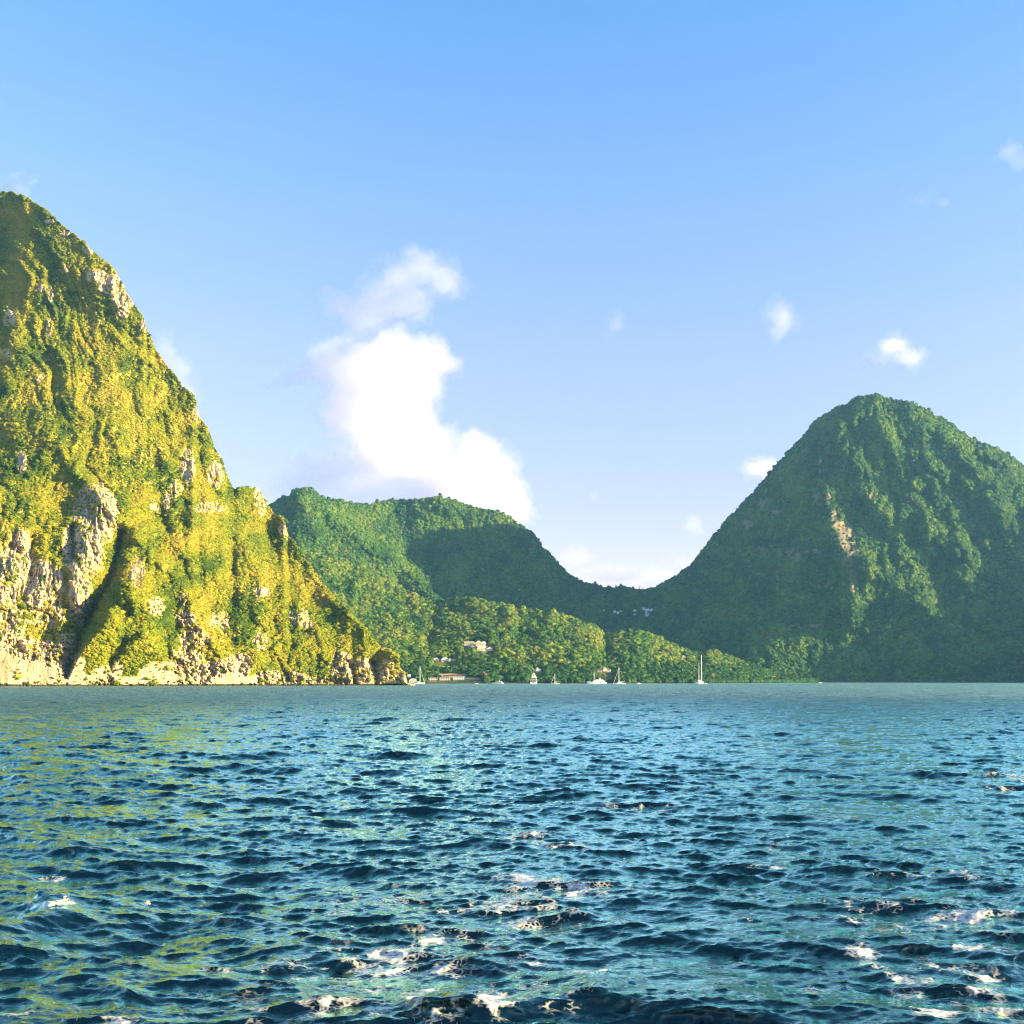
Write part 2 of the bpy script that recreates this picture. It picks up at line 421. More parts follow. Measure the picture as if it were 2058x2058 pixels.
def B_fine(PX, PY, W):
    return fbm(PX / 14, PY / 18, 4, 155) * 7 + fbm(PX / 40, PY / 55, 3, 156) * 14
B_rocks = [(1693, 1072, 24, 26, 1.1), (1704, 1108, 22, 34, .95), (1714, 1165, 9, 34, .9), (1675, 1040, 7, 20, .9), (1664, 1005, 6, 24, .9), (1648, 935, 5, 22, .8), (1535, 1010, 9, 16, .8), (1502, 1055, 14, 14, .7),
    (1520, 1030, 10, 14, .5), (1560, 1032, 24, 8, .6), (1640, 1000, 20, 16, .55), (1565, 1110, 8, 18, .6), (1562, 1165, 5, 24, .9), (1600, 1115, 30, 18, .55), (1530, 1108, 26, 16, .5), (1745, 1000, 8, 12, .7),
    (1630, 1110, 22, 10, .55), (1610, 1262, 40, 12, .65), (1538, 1278, 16, 9, .6), (1645, 1260, 14, 8, .55), (1660, 1175, 30, 16, .45), (2055, 1335, 12, 18, 1.1), (1395, 1190, 10, 10, .5), (1590, 1230, 24, 10, .4)]
def B_rock(PX, PY, W):
    r = blobs(PX, PY, B_rocks) * (0.72 + 0.5 * sstep(-0.5, 0.5, fbm(PX / 12, PY / 16, 4, 177)))
    low = sstep(1368, 1370.5, PY) * 1.0 * (PX > 1400)
    return np.clip(np.maximum(r, low), 0, 1.1)
def B_dry(PX, PY, W):
    return np.clip(0.1 + 0.4 * fbm(PX / 60, PY / 80, 3, 190), 0, 1)
uB = np.concatenate([np.arange(430, 2140, 2.0), np.arange(2140, 2901, 12.0)])
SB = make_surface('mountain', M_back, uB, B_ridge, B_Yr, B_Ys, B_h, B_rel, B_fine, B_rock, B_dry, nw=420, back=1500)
tag(SB.o, kind='structure')

# --- wooded foothill behind the bay
H_ridge = [(540, 1100), (600, 1112), (650, 1118), (700, 1132), (760, 1162), (820, 1192), (870, 1214), (915, 1206), (960, 1208), (1010, 1218), (1060, 1228), (1110, 1234), (1160, 1248), (1195, 1262), (1218, 1282), (1243, 1272), (1280, 1270), (1320, 1284),
    (1365, 1304), (1400, 1316), (1440, 1313), (1480, 1327), (1520, 1343), (1560, 1356), (1600, 1364), (1640, 1369)]
H_Yr = [(540, 2500), (700, 2480), (850, 2300), (1000, 2140), (1100, 2080), (1250, 2000), (1400, 2050), (1640, 2120)]
H_Ys = [(540, 1500), (830, 1480), (1250, 1490), (1400, 1560), (1500, 1750), (1640, 2080)]
def H_h(W, PX, PY):
    return W ** 0.85
def H_rel(PX, PY, W):
    q = (PX - PY * .8); g = ridged(q / 95 + fbm(PX / 90, PY / 70, 3, 214) * .9, (PX + PY) / 300, 3, 228) * 30
    g += fbm(PX / 60, PY / 40, 4, 231) * 26
    return g * sstep(0.02, .3, W)
def H_fine(PX, PY, W):
    return fbm(PX / 12, PY / 10, 3, 255) * 6 * sstep(0.02, .2, W)
def H_rock(PX, PY, W):
    r = blobs(PX, PY, [(958, 1296, 26, 5, .8), (905, 1357, 50, 5, .6), (975, 1302, 18, 8, .6)])
    return np.maximum(r, sstep(1371.4, 1372.4, PY) * 1.0)
def H_dry(PX, PY, W):
    return np.clip(0.25 + 0.4 * fbm(PX / 40, PY / 30, 3, 290), 0, 1)
uH = np.arange(540, 1641, 2.0)
M_foot = terrain_mat('wooded_ground', (0.025, 0.06, 0.010), (0.05, 0.09, 0.014), (0.50, 0.44, 0.33), (0.42, 0.33, 0.22), (0.3, 0.25, 0.18))
SH = make_surface('foothill', M_foot, uH, H_ridge, H_Yr, H_Ys, H_h, H_rel, H_fine, H_rock, H_dry, nw=240, back=420)
tag(SH.o, kind='structure')

# ------------------------------------------------------------------ sea
def wave_tile(L, N, lmin, lmax, rms_slope, wind, spread, seed, p=3.4):
    r = np.random.default_rng(seed)
    k1 = np.fft.fftfreq(N, 1 / N) * 2 * math.pi / L
    KX, KY = np.meshgrid(k1, k1, indexing='ij')
    K = np.hypot(KX, KY); K[0, 0] = 1
    d = (KX * wind[0] + KY * wind[1]) / K
    D = np.abs(d) ** spread + 0.025
    S = K ** (-p) * D * np.exp(-(K * lmin / (2 * math.pi)) ** 2 * .5) * (1 - np.exp(-(K * lmax / (2 * math.pi)) ** 4))
    S[0, 0] = 0
    amp = np.sqrt(S)
    H = amp * (r.standard_normal((N, N)) + 1j * r.standard_normal((N, N)))
    h = np.fft.ifft2(H).real
    Hh = np.fft.fft2(h)
    sx = np.fft.ifft2(1j * KX * Hh).real; sy = np.fft.ifft2(1j * KY * Hh).real
    sc = rms_slope / math.sqrt((sx ** 2 + sy ** 2).mean())
    dx = -np.fft.ifft2(-1j * KX / K * Hh).real; dy = -np.fft.ifft2(-1j * KY / K * Hh).real
    return (L, N, h * sc, dx * sc, dy * sc)
def samp(tile, X, Y, which, rot=0.0):
    L, N = tile[0], tile[1]; A = tile[which]
    c, s = math.cos(rot), math.sin(rot)
    x = ((X * c - Y * s) / L * N) % N; y = ((X * s + Y * c) / L * N) % N
    x0 = np.floor(x).astype(np.int64); y0 = np.floor(y).astype(np.int64)
    fx = x - x0; fy = y - y0; x0 %= N; y0 %= N; x1 = (x0 + 1) % N; y1 = (y0 + 1) % N
    return (A[x0, y0] * (1 - fx) + A[x1, y0] * fx) * (1 - fy) + (A[x0, y1] * (1 - fx) + A[x1, y1] * fx) * fy
T1 = wave_tile(61.0, 512, 0.5, 5.5, 0.18, (0.22, 0.97), 4.0, 31, 3.7)
T2 = wave_tile(13.3, 512, 0.10, 1.3, 0.31, (-0.12, 0.99), 2.6, 4)
T3 = wave_tile(283.0, 512, 6.0, 45, 0.03, (0.55, 0.83), 2.0, 9)

ang_f = np.linspace(-40, 40, 1500)
ang_c = np.concatenate([np.arange(-180, -40, 3.0), ang_f, np.arange(43, 180.1, 3.0)])
ang = np.radians(ang_c)
rr = [0.4]
while rr[-1] < 3100: rr.append(rr[-1] * 1.0042 if rr[-1] > 7 else rr[-1] * 1.25)
rr = np.array(rr + [3400, 3800, 4400, 5200, 6300])
A_, R_ = np.meshgrid(ang, rr, indexing='ij')
X0 = R_ * np.sin(A_); Y0 = R_ * np.cos(A_)
cw = (1 - sstep(40, 60, np.abs(np.degrees(A_)))) * (1 - sstep(2400, 3300, R_))
f1 = 1.0; f2 = 1 - sstep(120, 500, R_) * 0.6
h = samp(T3, X0, Y0, 2) + samp(T1, X0, Y0, 2) + 0.40 * samp(T1, X0, Y0, 2, 0.42) + f2 * samp(T2, X0, Y0, 2)
dx = samp(T1, X0, Y0, 3) + f2 * samp(T2, X0, Y0, 3)
dy = samp(T1, X0, Y0, 4) + f2 * samp(T2, X0, Y0, 4)
h0 = samp(T3, X0, Y0, 2)
# wake swell of the boat: long diagonal humps near the camera
def hump(X, Y, p0, p1, wd, am):
    (x0, y0), (x1, y1) = p0, p1
    ex, ey = x1 - x0, y1 - y0; L2 = ex * ex + ey * ey
    t = ((X - x0) * ex + (Y - y0) * ey) / L2
    d = ((X - x0) * ey - (Y - y0) * ex) / math.sqrt(L2)
    d = d + 0.25 * np.sin(t * 9)
    return am * np.exp(-(d / wd) ** 2) * sstep(-0.15, 0.25, t) * (1 - sstep(0.8, 1.15, t))
WK = [((0, 1890), (150, 1800), .55, .30), ((0, 1960), (420, 1830), .9, -.22), ((300, 1980), (700, 1880), .9, .10), ((930, 2058), (1300, 1960), .5, .16),
      ((1850, 1960), (2058, 1930), .5, .08), ((850, 2040), (960, 2000), .35, .2)]
for a, b_, wd, am in WK:
    h = h + hump(X0, Y0, water_at(*a), water_at(*b_), wd, am)
wpy = HZ + CAMH * F / np.maximum(Y0, 5); wpx = 1029 + X0 / np.maximum(Y0, 5) * F
slick = np.zeros(X0.shape)             # smoother water left by the boat's wake
for cx, cy_, rx, ry, am in ((1700, 1500, 230, 50, .55), (1730, 1610, 170, 55, .6), (1560, 1440, 160, 25, .4), (1480, 1860, 170, 50, .45), (1420, 1960, 190, 50, .4), (1900, 1660, 120, 40, .4)):
    slick = np.maximum(slick, .65 * am * np.exp(-(((wpx - cx) / rx) ** 2 + ((wpy - cy_) / ry) ** 2) * .8) * (Y0 > 5))
h = h0 + (h - h0) * (1 - slick); dx = dx * (1 - slick); dy = dy * (1 - slick)
h *= cw; dx *= cw; dy *= cw
XS = X0 + dx * 1.15; YS = Y0 + dy * 1.15 - 1.1 * (h - h0) * cw
# foam cover
foam = np.zeros(X0.shape)
FO = [(1040, 1778, 60, 14, .8), (1130, 1800, 90, 12, .75), (1000, 1825, 110, 14, .8), (1110, 1850, 90, 12, .55), (900, 1880, 130, 16, .65), (760, 1925, 120, 32, 1.0),
      (880, 1935, 90, 14, .85), (650, 1960, 90, 22, .5), (720, 1990, 70, 16, .45), (870, 1965, 26, 16, .8), (985, 2020, 34, 18, 1.0), (1190, 1952, 50, 7, .9), (1060, 1925, 40, 10, .7),
      (240, 2045, 60, 16, .95), (560, 1925, 60, 14, .5), (620, 1900, 70, 10, .5), (1060, 1690, 60, 7, .5), (1130, 1705, 80, 6, .4), (1300, 1612, 80, 7, .6), (1240, 1600, 50, 5, .5),
      (1740, 1930, 28, 20, .9), (1820, 1968, 55, 9, .9), (1890, 2045, 50, 14, .9), (1990, 1975, 50, 9, .7), (1960, 1920, 40, 10, .5), (2030, 2035, 40, 10, .6), (1650, 1985, 30, 9, .5),
      (132, 1822, 12, 9, .75), (100, 1745, 28, 4, .6), (630, 1668, 22, 5, .6), (20, 2030, 60, 10, .5), (2030, 1560, 40, 10, .6), (2000, 1580, 40, 8, .5), (1540, 1750, 26, 5, .5),
      (1700, 1640, 60, 5, .4), (1900, 1760, 120, 20, .38), (1850, 1850, 200, 40, .34), (1600, 1710, 80, 12, .36), (1900, 1990, 150, 50, .38), (1500, 1860, 40, 8, .3), (750, 1800, 200, 30, .38), (800, 1990, 300, 60, .42), (450, 1930, 150, 30, .34), (620, 2020, 120, 22, .6), (1100, 2000, 120, 30, .38)]
near = (R_ < 60) & (np.abs(A_) < 0.8)
fxn = X0[near]; fyn = Y0[near]
fpy = HZ + CAMH * F / fyn; fpx = 1029 + fxn / fyn * F
acc = np.zeros(fxn.shape)
for (cx, cy_, rx, ry, am) in FO:
    c = water_at(cx, cy_); sx = rx / F * c[1]; sy = ry * c[1] ** 2 / (CAMH * F)
    d = ((fxn - c[0]) / sx) ** 2 + ((fyn - c[1]) / sy) ** 2
    acc = np.maximum(acc, am * np.exp(-d * .75))
foam[near] = acc * (0.62 + 0.6 * sstep(-0.03, 0.07, h[near]))
co = np.stack([XS, YS, h], -1)
nu, nr = X0.shape
me = bpy.data.meshes.new('sea')
me.vertices.add(nu * nr); me.vertices.foreach_set('co', co.reshape(-1).astype(np.float32))
idx = np.arange(nu * nr).reshape(nu, nr)
q = np.stack([idx[:-1, :-1], idx[1:, :-1], idx[1:, 1:], idx[:-1, 1:]], -1).reshape(-1, 4)
me.loops.add(q.size); me.polygons.add(len(q))
me.loops.foreach_set('vertex_index', q.reshape(-1).astype(np.int32))
me.polygons.foreach_set('loop_start', (np.arange(len(q)) * 4).astype(np.int32))
me.polygons.foreach_set('use_smooth', np.ones(len(q), bool))
me.update(calc_edges=True)
a = me.attributes.new('foam', 'FLOAT', 'POINT'); a.data.foreach_set('value', foam.reshape(-1).astype(np.float32))
a = me.attributes.new('far', 'FLOAT', 'POINT'); a.data.foreach_set('value', sstep(30, 400, R_).reshape(-1).astype(np.float32))

M_sea, n, l, b = newmat('sea_water')
tc = n.new('ShaderNodeTexCoord'); ob = tc.outputs['Object']
fo = n.new('ShaderNodeAttribute'); fo.attribute_name = 'foam'
fa = n.new('ShaderNodeAttribute'); fa.attribute_name = 'far'
mp = n.new('ShaderNodeMapping'); mp.inputs['Scale'].default_value = (0.75, 1.25, 1); l.new(ob, mp.inputs['Vector'])
v = mp.outputs[0]
r1 = noise_node(n, l, v, 4.5, 4, 0.55, 0.5)
r2 = noise_node(n, l, v, 0.55, 5, 0.62, 0.4)
r3 = noise_node(n, l, v, 0.16, 6, 0.7, 0.3)
b1 = n.new('ShaderNodeBump'); b1.inputs['Strength'].default_value = 0.7; b1.inputs['Distance'].default_value = 0.04; l.new(r1, b1.inputs['Height'])
b2 = n.new('ShaderNodeBump'); b2.inputs['Distance'].default_value = 1.3; l.new(math_node(n, l, 'ADD', r2, math_node(n, l, 'MULTIPLY', r3, 3.0)), b2.inputs['Height'])
l.new(math_node(n, l, 'MULTIPLY', fa.outputs['Fac'], 1.0), b2.inputs['Strength']); l.new(b1.outputs[0], b2.inputs['Normal'])
mf = n.new('ShaderNodeMapping'); mf.inputs['Scale'].default_value = (0.8, 0.9, 1); l.new(ob, mf.inputs['Vector'])
f1 = noise_node(n, l, mf.outputs[0], 2.0, 7, 0.6, 0.5)
wv = n.new('ShaderNodeVectorMath'); wv.operation = 'ADD'
wn_ = n.new('ShaderNodeTexNoise'); wn_.inputs['Scale'].default_value = 3.0; wn_.inputs['Detail'].default_value = 3; l.new(mf.outputs[0], wn_.inputs['Vector'])
wsc = n.new('ShaderNodeVectorMath'); wsc.operation = 'SCALE'; wsc.inputs['Scale'].default_value = 0.16; l.new(wn_.outputs['Color'], wsc.inputs[0])
l.new(mf.outputs[0], wv.inputs[0]); l.new(wsc.outputs[0], wv.inputs[1])
vo = n.new('ShaderNodeTexVoronoi'); vo.feature = 'DISTANCE_TO_EDGE'; vo.inputs['Scale'].default_value = 3.6; l.new(wv.outputs[0], vo.inputs['Vector'])
vo2 = n.new('ShaderNodeTexVoronoi'); vo2.feature = 'DISTANCE_TO_EDGE'; vo2.inputs['Scale'].default_value = 11.0; l.new(wv.outputs[0], vo2.inputs['Vector'])
cell = math_node(n, l, 'ADD', math_node(n, l, 'MULTIPLY', vo.outputs[0], 0.45), math_node(n, l, 'MULTIPLY', vo2.outputs[0], 0.6))   # lace: dark holes between thin foam walls
s_ = math_node(n, l, 'ADD', math_node(n, l, 'MULTIPLY', fo.outputs['Fac'], 0.52), math_node(n, l, 'MULTIPLY', f1, 1.9))
s_ = math_node(n, l, 'SUBTRACT', s_, cell)
ff = ramp(n, l, s_, 1.05, 1.38)
ff = math_node(n, l, 'MULTIPLY', ff, ramp(n, l, fo.outputs['Fac'], 0.05, 0.25))
n.remove(b)
fr = n.new('ShaderNodeFresnel'); fr.inputs['IOR'].default_value = 1.34; l.new(b2.outputs[0], fr.inputs['Normal'])
df = n.new('ShaderNodeBsdfDiffuse'); df.inputs['Color'].default_value = (0.0003, 0.004, 0.011, 1)
gl = n.new('ShaderNodeBsdfAnisotropic'); gl.inputs['Color'].default_value = (0.64, 1.0, 0.78, 1)
l.new(math_node(n, l, 'ADD', math_node(n, l, 'MULTIPLY', fa.outputs['Fac'], 0.36), 0.03), gl.inputs['Roughness'])
l.new(b2.outputs[0], gl.inputs['Normal'])
fd = n.new('ShaderNodeBsdfDiffuse'); fd.inputs['Color'].default_value = (0.58, 0.59, 0.53, 1)
m1 = n.new('ShaderNodeMixShader'); m2 = n.new('ShaderNodeMixShader')
l.new(math_node(n, l, 'MULTIPLY', math_node(n, l, 'POWER', fr.outputs[0], 1.15), 3.8, True), m1.inputs[0]); l.new(df.outputs[0], m1.inputs[1]); l.new(gl.outputs[0], m1.inputs[2])
l.new(ff, m2.inputs[0]); l.new(m1.outputs[0], m2.inputs[1]); l.new(fd.outputs[0], m2.inputs[2])
l.new(m2.outputs[0], n['Material Output'].inputs['Surface'])
me.materials.append(M_sea)
sea = bpy.data.objects.new('sea', me); C.objects.link(sea); tag(sea, kind='structure')

# ------------------------------------------------------------------ haze
bm = bmesh.new()
bmesh.ops.create_cube(bm, size=1)
for vv in bm.verts:
    vv.co = Vector((vv.co.x * 13600, vv.co.y * 13600, -3.5 + (vv.co.z + .5) * 1250))
me = bpy.data.meshes.new('haze'); bm.to_mesh(me); bm.free()
hz = bpy.data.objects.new('haze', me); C.objects.link(hz)
m = bpy.data.materials.new('hazy_air'); m.use_nodes = True
n, l = m.node_tree.nodes, m.node_tree.links; n.clear()
v = n.new('ShaderNodeVolumePrincipled'); out = n.new('ShaderNodeOutputMaterial')
v.inputs['Color'].default_value = (0.24, 0.62, 1.0, 1); v.inputs['Density'].default_value = 0.000035; v.inputs['Anisotropy'].default_value = 0.2
l.new(v.outputs[0], out.inputs['Volume']); me.materials.append(m)
tag(hz, 'pale blue haze between the sea and the far hills', 'haze', kind='stuff')
# ------------------------------------------------------------------ clouds (beyond the haze)
def cloud_mat(dens):
    m = bpy.data.materials.new('cloud_vapour'); m.use_nodes = True
    n, l = m.node_tree.nodes, m.node_tree.links; n.clear()
    v = n.new('ShaderNodeVolumePrincipled'); out = n.new('ShaderNodeOutputMaterial')
    v.inputs['Color'].default_value = (.98, .98, .98, 1); v.inputs['Density'].default_value = dens
    v.inputs['Anisotropy'].default_value = 0.25
    l.new(v.outputs[0], out.inputs['Volume'])
    return m
def cloud_hull(lobes, depth, seed, rough, vox, grow, plus):
    bm = bmesh.new()
    k = depth / F
    for (px, py, rx, ry) in lobes:
        g = bmesh.ops.create_icosphere(bm, subdivisions=3, radius=1)
        c = Vector(world_at(px, py, depth)) + Vector((0, random.Random(px + py).uniform(-.5, .5) * rx * k, 0))
        p = min(plus, .35 * min(rx, ry)) if plus > 0 else plus * min(rx, ry) / 40
        ax, az = rx * grow + p, ry * grow + p
        for vv in g['verts']:
            vv.co = Vector((vv.co.x * ax * k, vv.co.y * max(ax, az) * k * .9, vv.co.z * az * k)) + c
    me = bpy.data.meshes.new('cloud'); bm.to_mesh(me); bm.free()
    o = bpy.data.objects.new('cloud', me); C.objects.link(o)
    md = o.modifiers.new('r', 'REMESH'); md.mode = 'VOXEL'; md.voxel_size = vox * k * .35
    dg = bpy.context.evaluated_depsgraph_get()
    me2 = bpy.data.meshes.new_from_object(o.evaluated_get(dg))
    bpy.data.objects.remove(o)
    nv = len(me2.vertices)
    co = np.zeros(nv * 3, np.float32); me2.vertices.foreach_get('co', co); co = co.reshape(-1, 3)
    no = np.zeros(nv * 3, np.float32); me2.vertex_normals.foreach_get('vector', no); no = no.reshape(-1, 3)
    out = np.empty_like(co)
    s0 = 1 / (34 * k); off = Vector((seed * 13.1, seed * 7.7, 3.3))
    sml = min(1.0, (sum(max(a[2], a[3]) for a in lobes) / len(lobes)) / 40) ** .5
    for i in range(nv):
        p = Vector(co[i])
        q = p * s0 + off
        d = mnoise.noise(q) * 18 + abs(mnoise.noise(q * 2.1)) * 17 - 6 + abs(mnoise.noise(q * 4.6)) * 11 - 3.5 + mnoise.noise(q * 10.3) * 5
        w = mnoise.noise_vector(q * .8) * (8 * k)
        out[i] = co[i] + no[i] * (d * k * rough * 1.6 * sml) + np.array(w) * rough * sml
    me2.vertices.foreach_set('co', out.reshape(-1)); me2.update()
    return me2
def make_cloud(label, lobes, depth, dens, seed=0, rough=.35, vox=9.0):
    """a bank of vapour, thin outside and denser towards its middle"""
    root = None
    for k, (nm, grow, plus, share) in enumerate((('cloud', 1.08, 9, .18), ('inner_vapour', .98, 0, .32), ('dense_core', .84, -3, .50))):
        me = cloud_hull(lobes, depth, seed + k * 3.7, rough * (1.7, 1.4, 1.1)[k], vox, grow, plus)
        me.name = nm; me.materials.clear(); me.materials.append(cloud_mat(dens * share * 1.35))
        o = bpy.data.objects.new(nm, me); C.objects.link(o)
        if root is None: root = tag(o, label, 'cloud')
        else: o.parent = root
    return root
cm = [((
    'large bright white towering cloud above the middle ridge'), [(620, 745, 30, 20), (566, 770, 26, 9), (545, 776, 20, 6), (592, 760, 30, 13), (668, 735, 48, 52), (720, 720, 46, 42), (790, 722, 70, 50), (858, 715, 48, 40), (900, 735, 28, 22), (735, 775, 84, 70), (812, 775, 78, 74), (700, 840, 58, 60), (770, 855, 86, 78), (836, 850, 44, 56), (805, 915, 100, 66), (876, 905, 50, 46), (955, 915, 52, 44), (992, 935, 42, 42), (905, 955, 90, 50), (990, 990, 62, 52), (1028, 1018, 42, 50), (940, 1015, 90, 50)], 12500, .0014, 1, .42),
    ('soft white puff floating above the large cloud', [(850, 537, 48, 36), (892, 562, 40, 38), (800, 560, 50, 44), (765, 600, 66, 46), (725, 622, 60, 36), (690, 612, 46, 28), (815, 600, 56, 40), (745, 650, 40, 26), (830, 515, 22, 16)], 12500, .0007, 2, .42),
    ('thin pale veil of cloud low over the left end of the ridge', [(700, 940, 130, 42), (800, 985, 150, 44), (640, 985, 110, 36)], 13200, .0004, 3, .5),
    ('small white cloud high right of centre shaped like an upright oval', [(1568, 625, 26, 26), (1575, 650, 22, 26), (1562, 668, 14, 16)], 12000, .0006, 4, .45),
    ('small white cloud with a flat base above the right peak', [(1790, 705, 34, 20), (1830, 715, 36, 16), (1752, 722, 34, 14), (1800, 690, 26, 14)], 12000, .0009, 5, .5),
    ('tiny bright cloud touching the left slope of the right peak', [(1520, 940, 28, 18), (1545, 945, 24, 20), (1535, 932, 20, 14)], 12000, .0016, 6, .4),
    ('tiny faint cloud speck over the valley, left of the gap', [(1192, 998, 11, 13)], 12000, .0005, 7, .4),
    ('faint pale cloud wisp over the valley, right of the gap', [(1395, 1052, 16, 20), (1405, 1066, 14, 12)], 12000, .0008, 8, .5),
    ('pale cloud wisp at the right edge of the sky', [(2030, 305, 26, 20), (2050, 322, 22, 18)], 12000, .0004, 9, .5),
    ('very faint little cloud below the wisp at the right edge', [(1893, 410, 14, 9), (1850, 404, 26, 6)], 12000, .0005, 10, .5),
    ('thin streak of cloud just above the left peak', [(20, 372, 28, 9), (50, 362, 26, 8), (0, 378, 20, 8)], 12000, .0014, 11, .5),
    ('soft pale cloud half hidden behind the left peak', [(335, 715, 26, 34), (360, 750, 24, 36), (380, 800, 22, 40)], 12500, .0006, 12, .4),
    ('faint small cloud alone in the middle of the sky', [(1236, 648, 20, 24)], 12000, .0003, 13, .5),
    ('tiny curled wisp left of the large cloud', [(613, 916, 9, 9), (610, 932, 8, 12)], 12500, .0016, 14, .5),
    ('low faint cloud bank just above the saddle', [(1150, 1120, 44, 22), (1240, 1155, 70, 20), (1310, 1165, 60, 16), (1370, 1130, 34, 16)], 13000, .0004, 15, .5)]
for args in cm: make_cloud(*args)
# ------------------------------------------------------------------ vegetation
def crown_mesh(name, seed, leaves=150, flat=1.0):
    r = random.Random(seed)
    bm = bmesh.new()
    lobes = [(Vector((0, 0, .1)), .72)]
    for i in range(7):
        a = r.uniform(0, 6.283); e = r.uniform(-.1, 1.0)
        lobes.append((Vector((math.cos(a) * math.cos(e), math.sin(a) * math.cos(e), math.sin(e) * flat)) * r.uniform(.42, .62), r.uniform(.3, .5)))
    for c, rad in lobes:
        g = bmesh.ops.create_icosphere(bm, subdivisions=2, radius=rad)
        for vv in g['verts']:
            k = 1 + .28 * mnoise.noise(vv.co * 4 / rad * .5 + c * 7)
            vv.co = vv.co * k + c
            vv.co.z *= flat
    for i in range(leaves):
        c, rad = r.choice(lobes)
        d = Vector((r.gauss(0, 1), r.gauss(0, 1), r.gauss(0, 1) + .35)).normalized()
        p = c + d * rad * r.uniform(.92, 1.18); p.z *= flat
        t = d.orthogonal().normalized(); t.rotate(Matrix.Rotation(r.uniform(0, 6.28), 3, d))
        s = d.cross(t); k = r.uniform(.07, .16)
        tilt = d * r.uniform(-.6, .6)
        vs = [bm.verts.new(p + (t * x + s * y + tilt * x) * k) for x, y in ((-1, -.7), (1, -.5), (.8, .8), (-.9, .6))]
        bm.faces.new(vs)
    me = bpy.data.meshes.new(name); bm.to_mesh(me); bm.free()
    for p in me.polygons: p.use_smooth = False
    me.materials.append(M_fol)
    return me
PROTO = []
for i in range(5):
    o = bpy.data.objects.new('crown_shape', crown_mesh('crown_shape', i + 1, 170, (1.0, .8, 1.15, .9, .7)[i]))
    PROTO.append(o)

def scatter_group():
    ng = bpy.data.node_groups.new('scatter', 'GeometryNodeTree')
    ng.interface.new_socket('Geometry', in_out='INPUT', socket_type='NodeSocketGeometry')
    ng.interface.new_socket('Geometry', in_out='OUTPUT', socket_type='NodeSocketGeometry')
    N, L = ng.nodes, ng.links
    gi = N.new('NodeGroupInput'); go = N.new('NodeGroupOutput')
    iop = N.new('GeometryNodeInstanceOnPoints')
    gti = N.new('GeometryNodeGeometryToInstance')
    for p in PROTO:
        oi = N.new('GeometryNodeObjectInfo'); oi.inputs['Object'].default_value = p
        L.new(oi.outputs['Geometry'], gti.inputs[0])
    def na(name, t):
        x = N.new('GeometryNodeInputNamedAttribute'); x.data_type = t; x.inputs[0].default_value = name
        return x.outputs[0]
    L.new(gi.outputs[0], iop.inputs['Points']); L.new(gti.outputs[0], iop.inputs['Instance'])
    iop.inputs['Pick Instance'].default_value = True
    L.new(na('pick', 'INT'), iop.inputs['Instance Index'])
    e2r = N.new('FunctionNodeEulerToRotation'); L.new(na('rot', 'FLOAT_VECTOR'), e2r.inputs[0]); L.new(e2r.outputs[0], iop.inputs['Rotation'])
    L.new(na('size', 'FLOAT_VECTOR'), iop.inputs['Scale'])
    L.new(iop.outputs[0], go.inputs[0])
    return ng
NG = scatter_group()

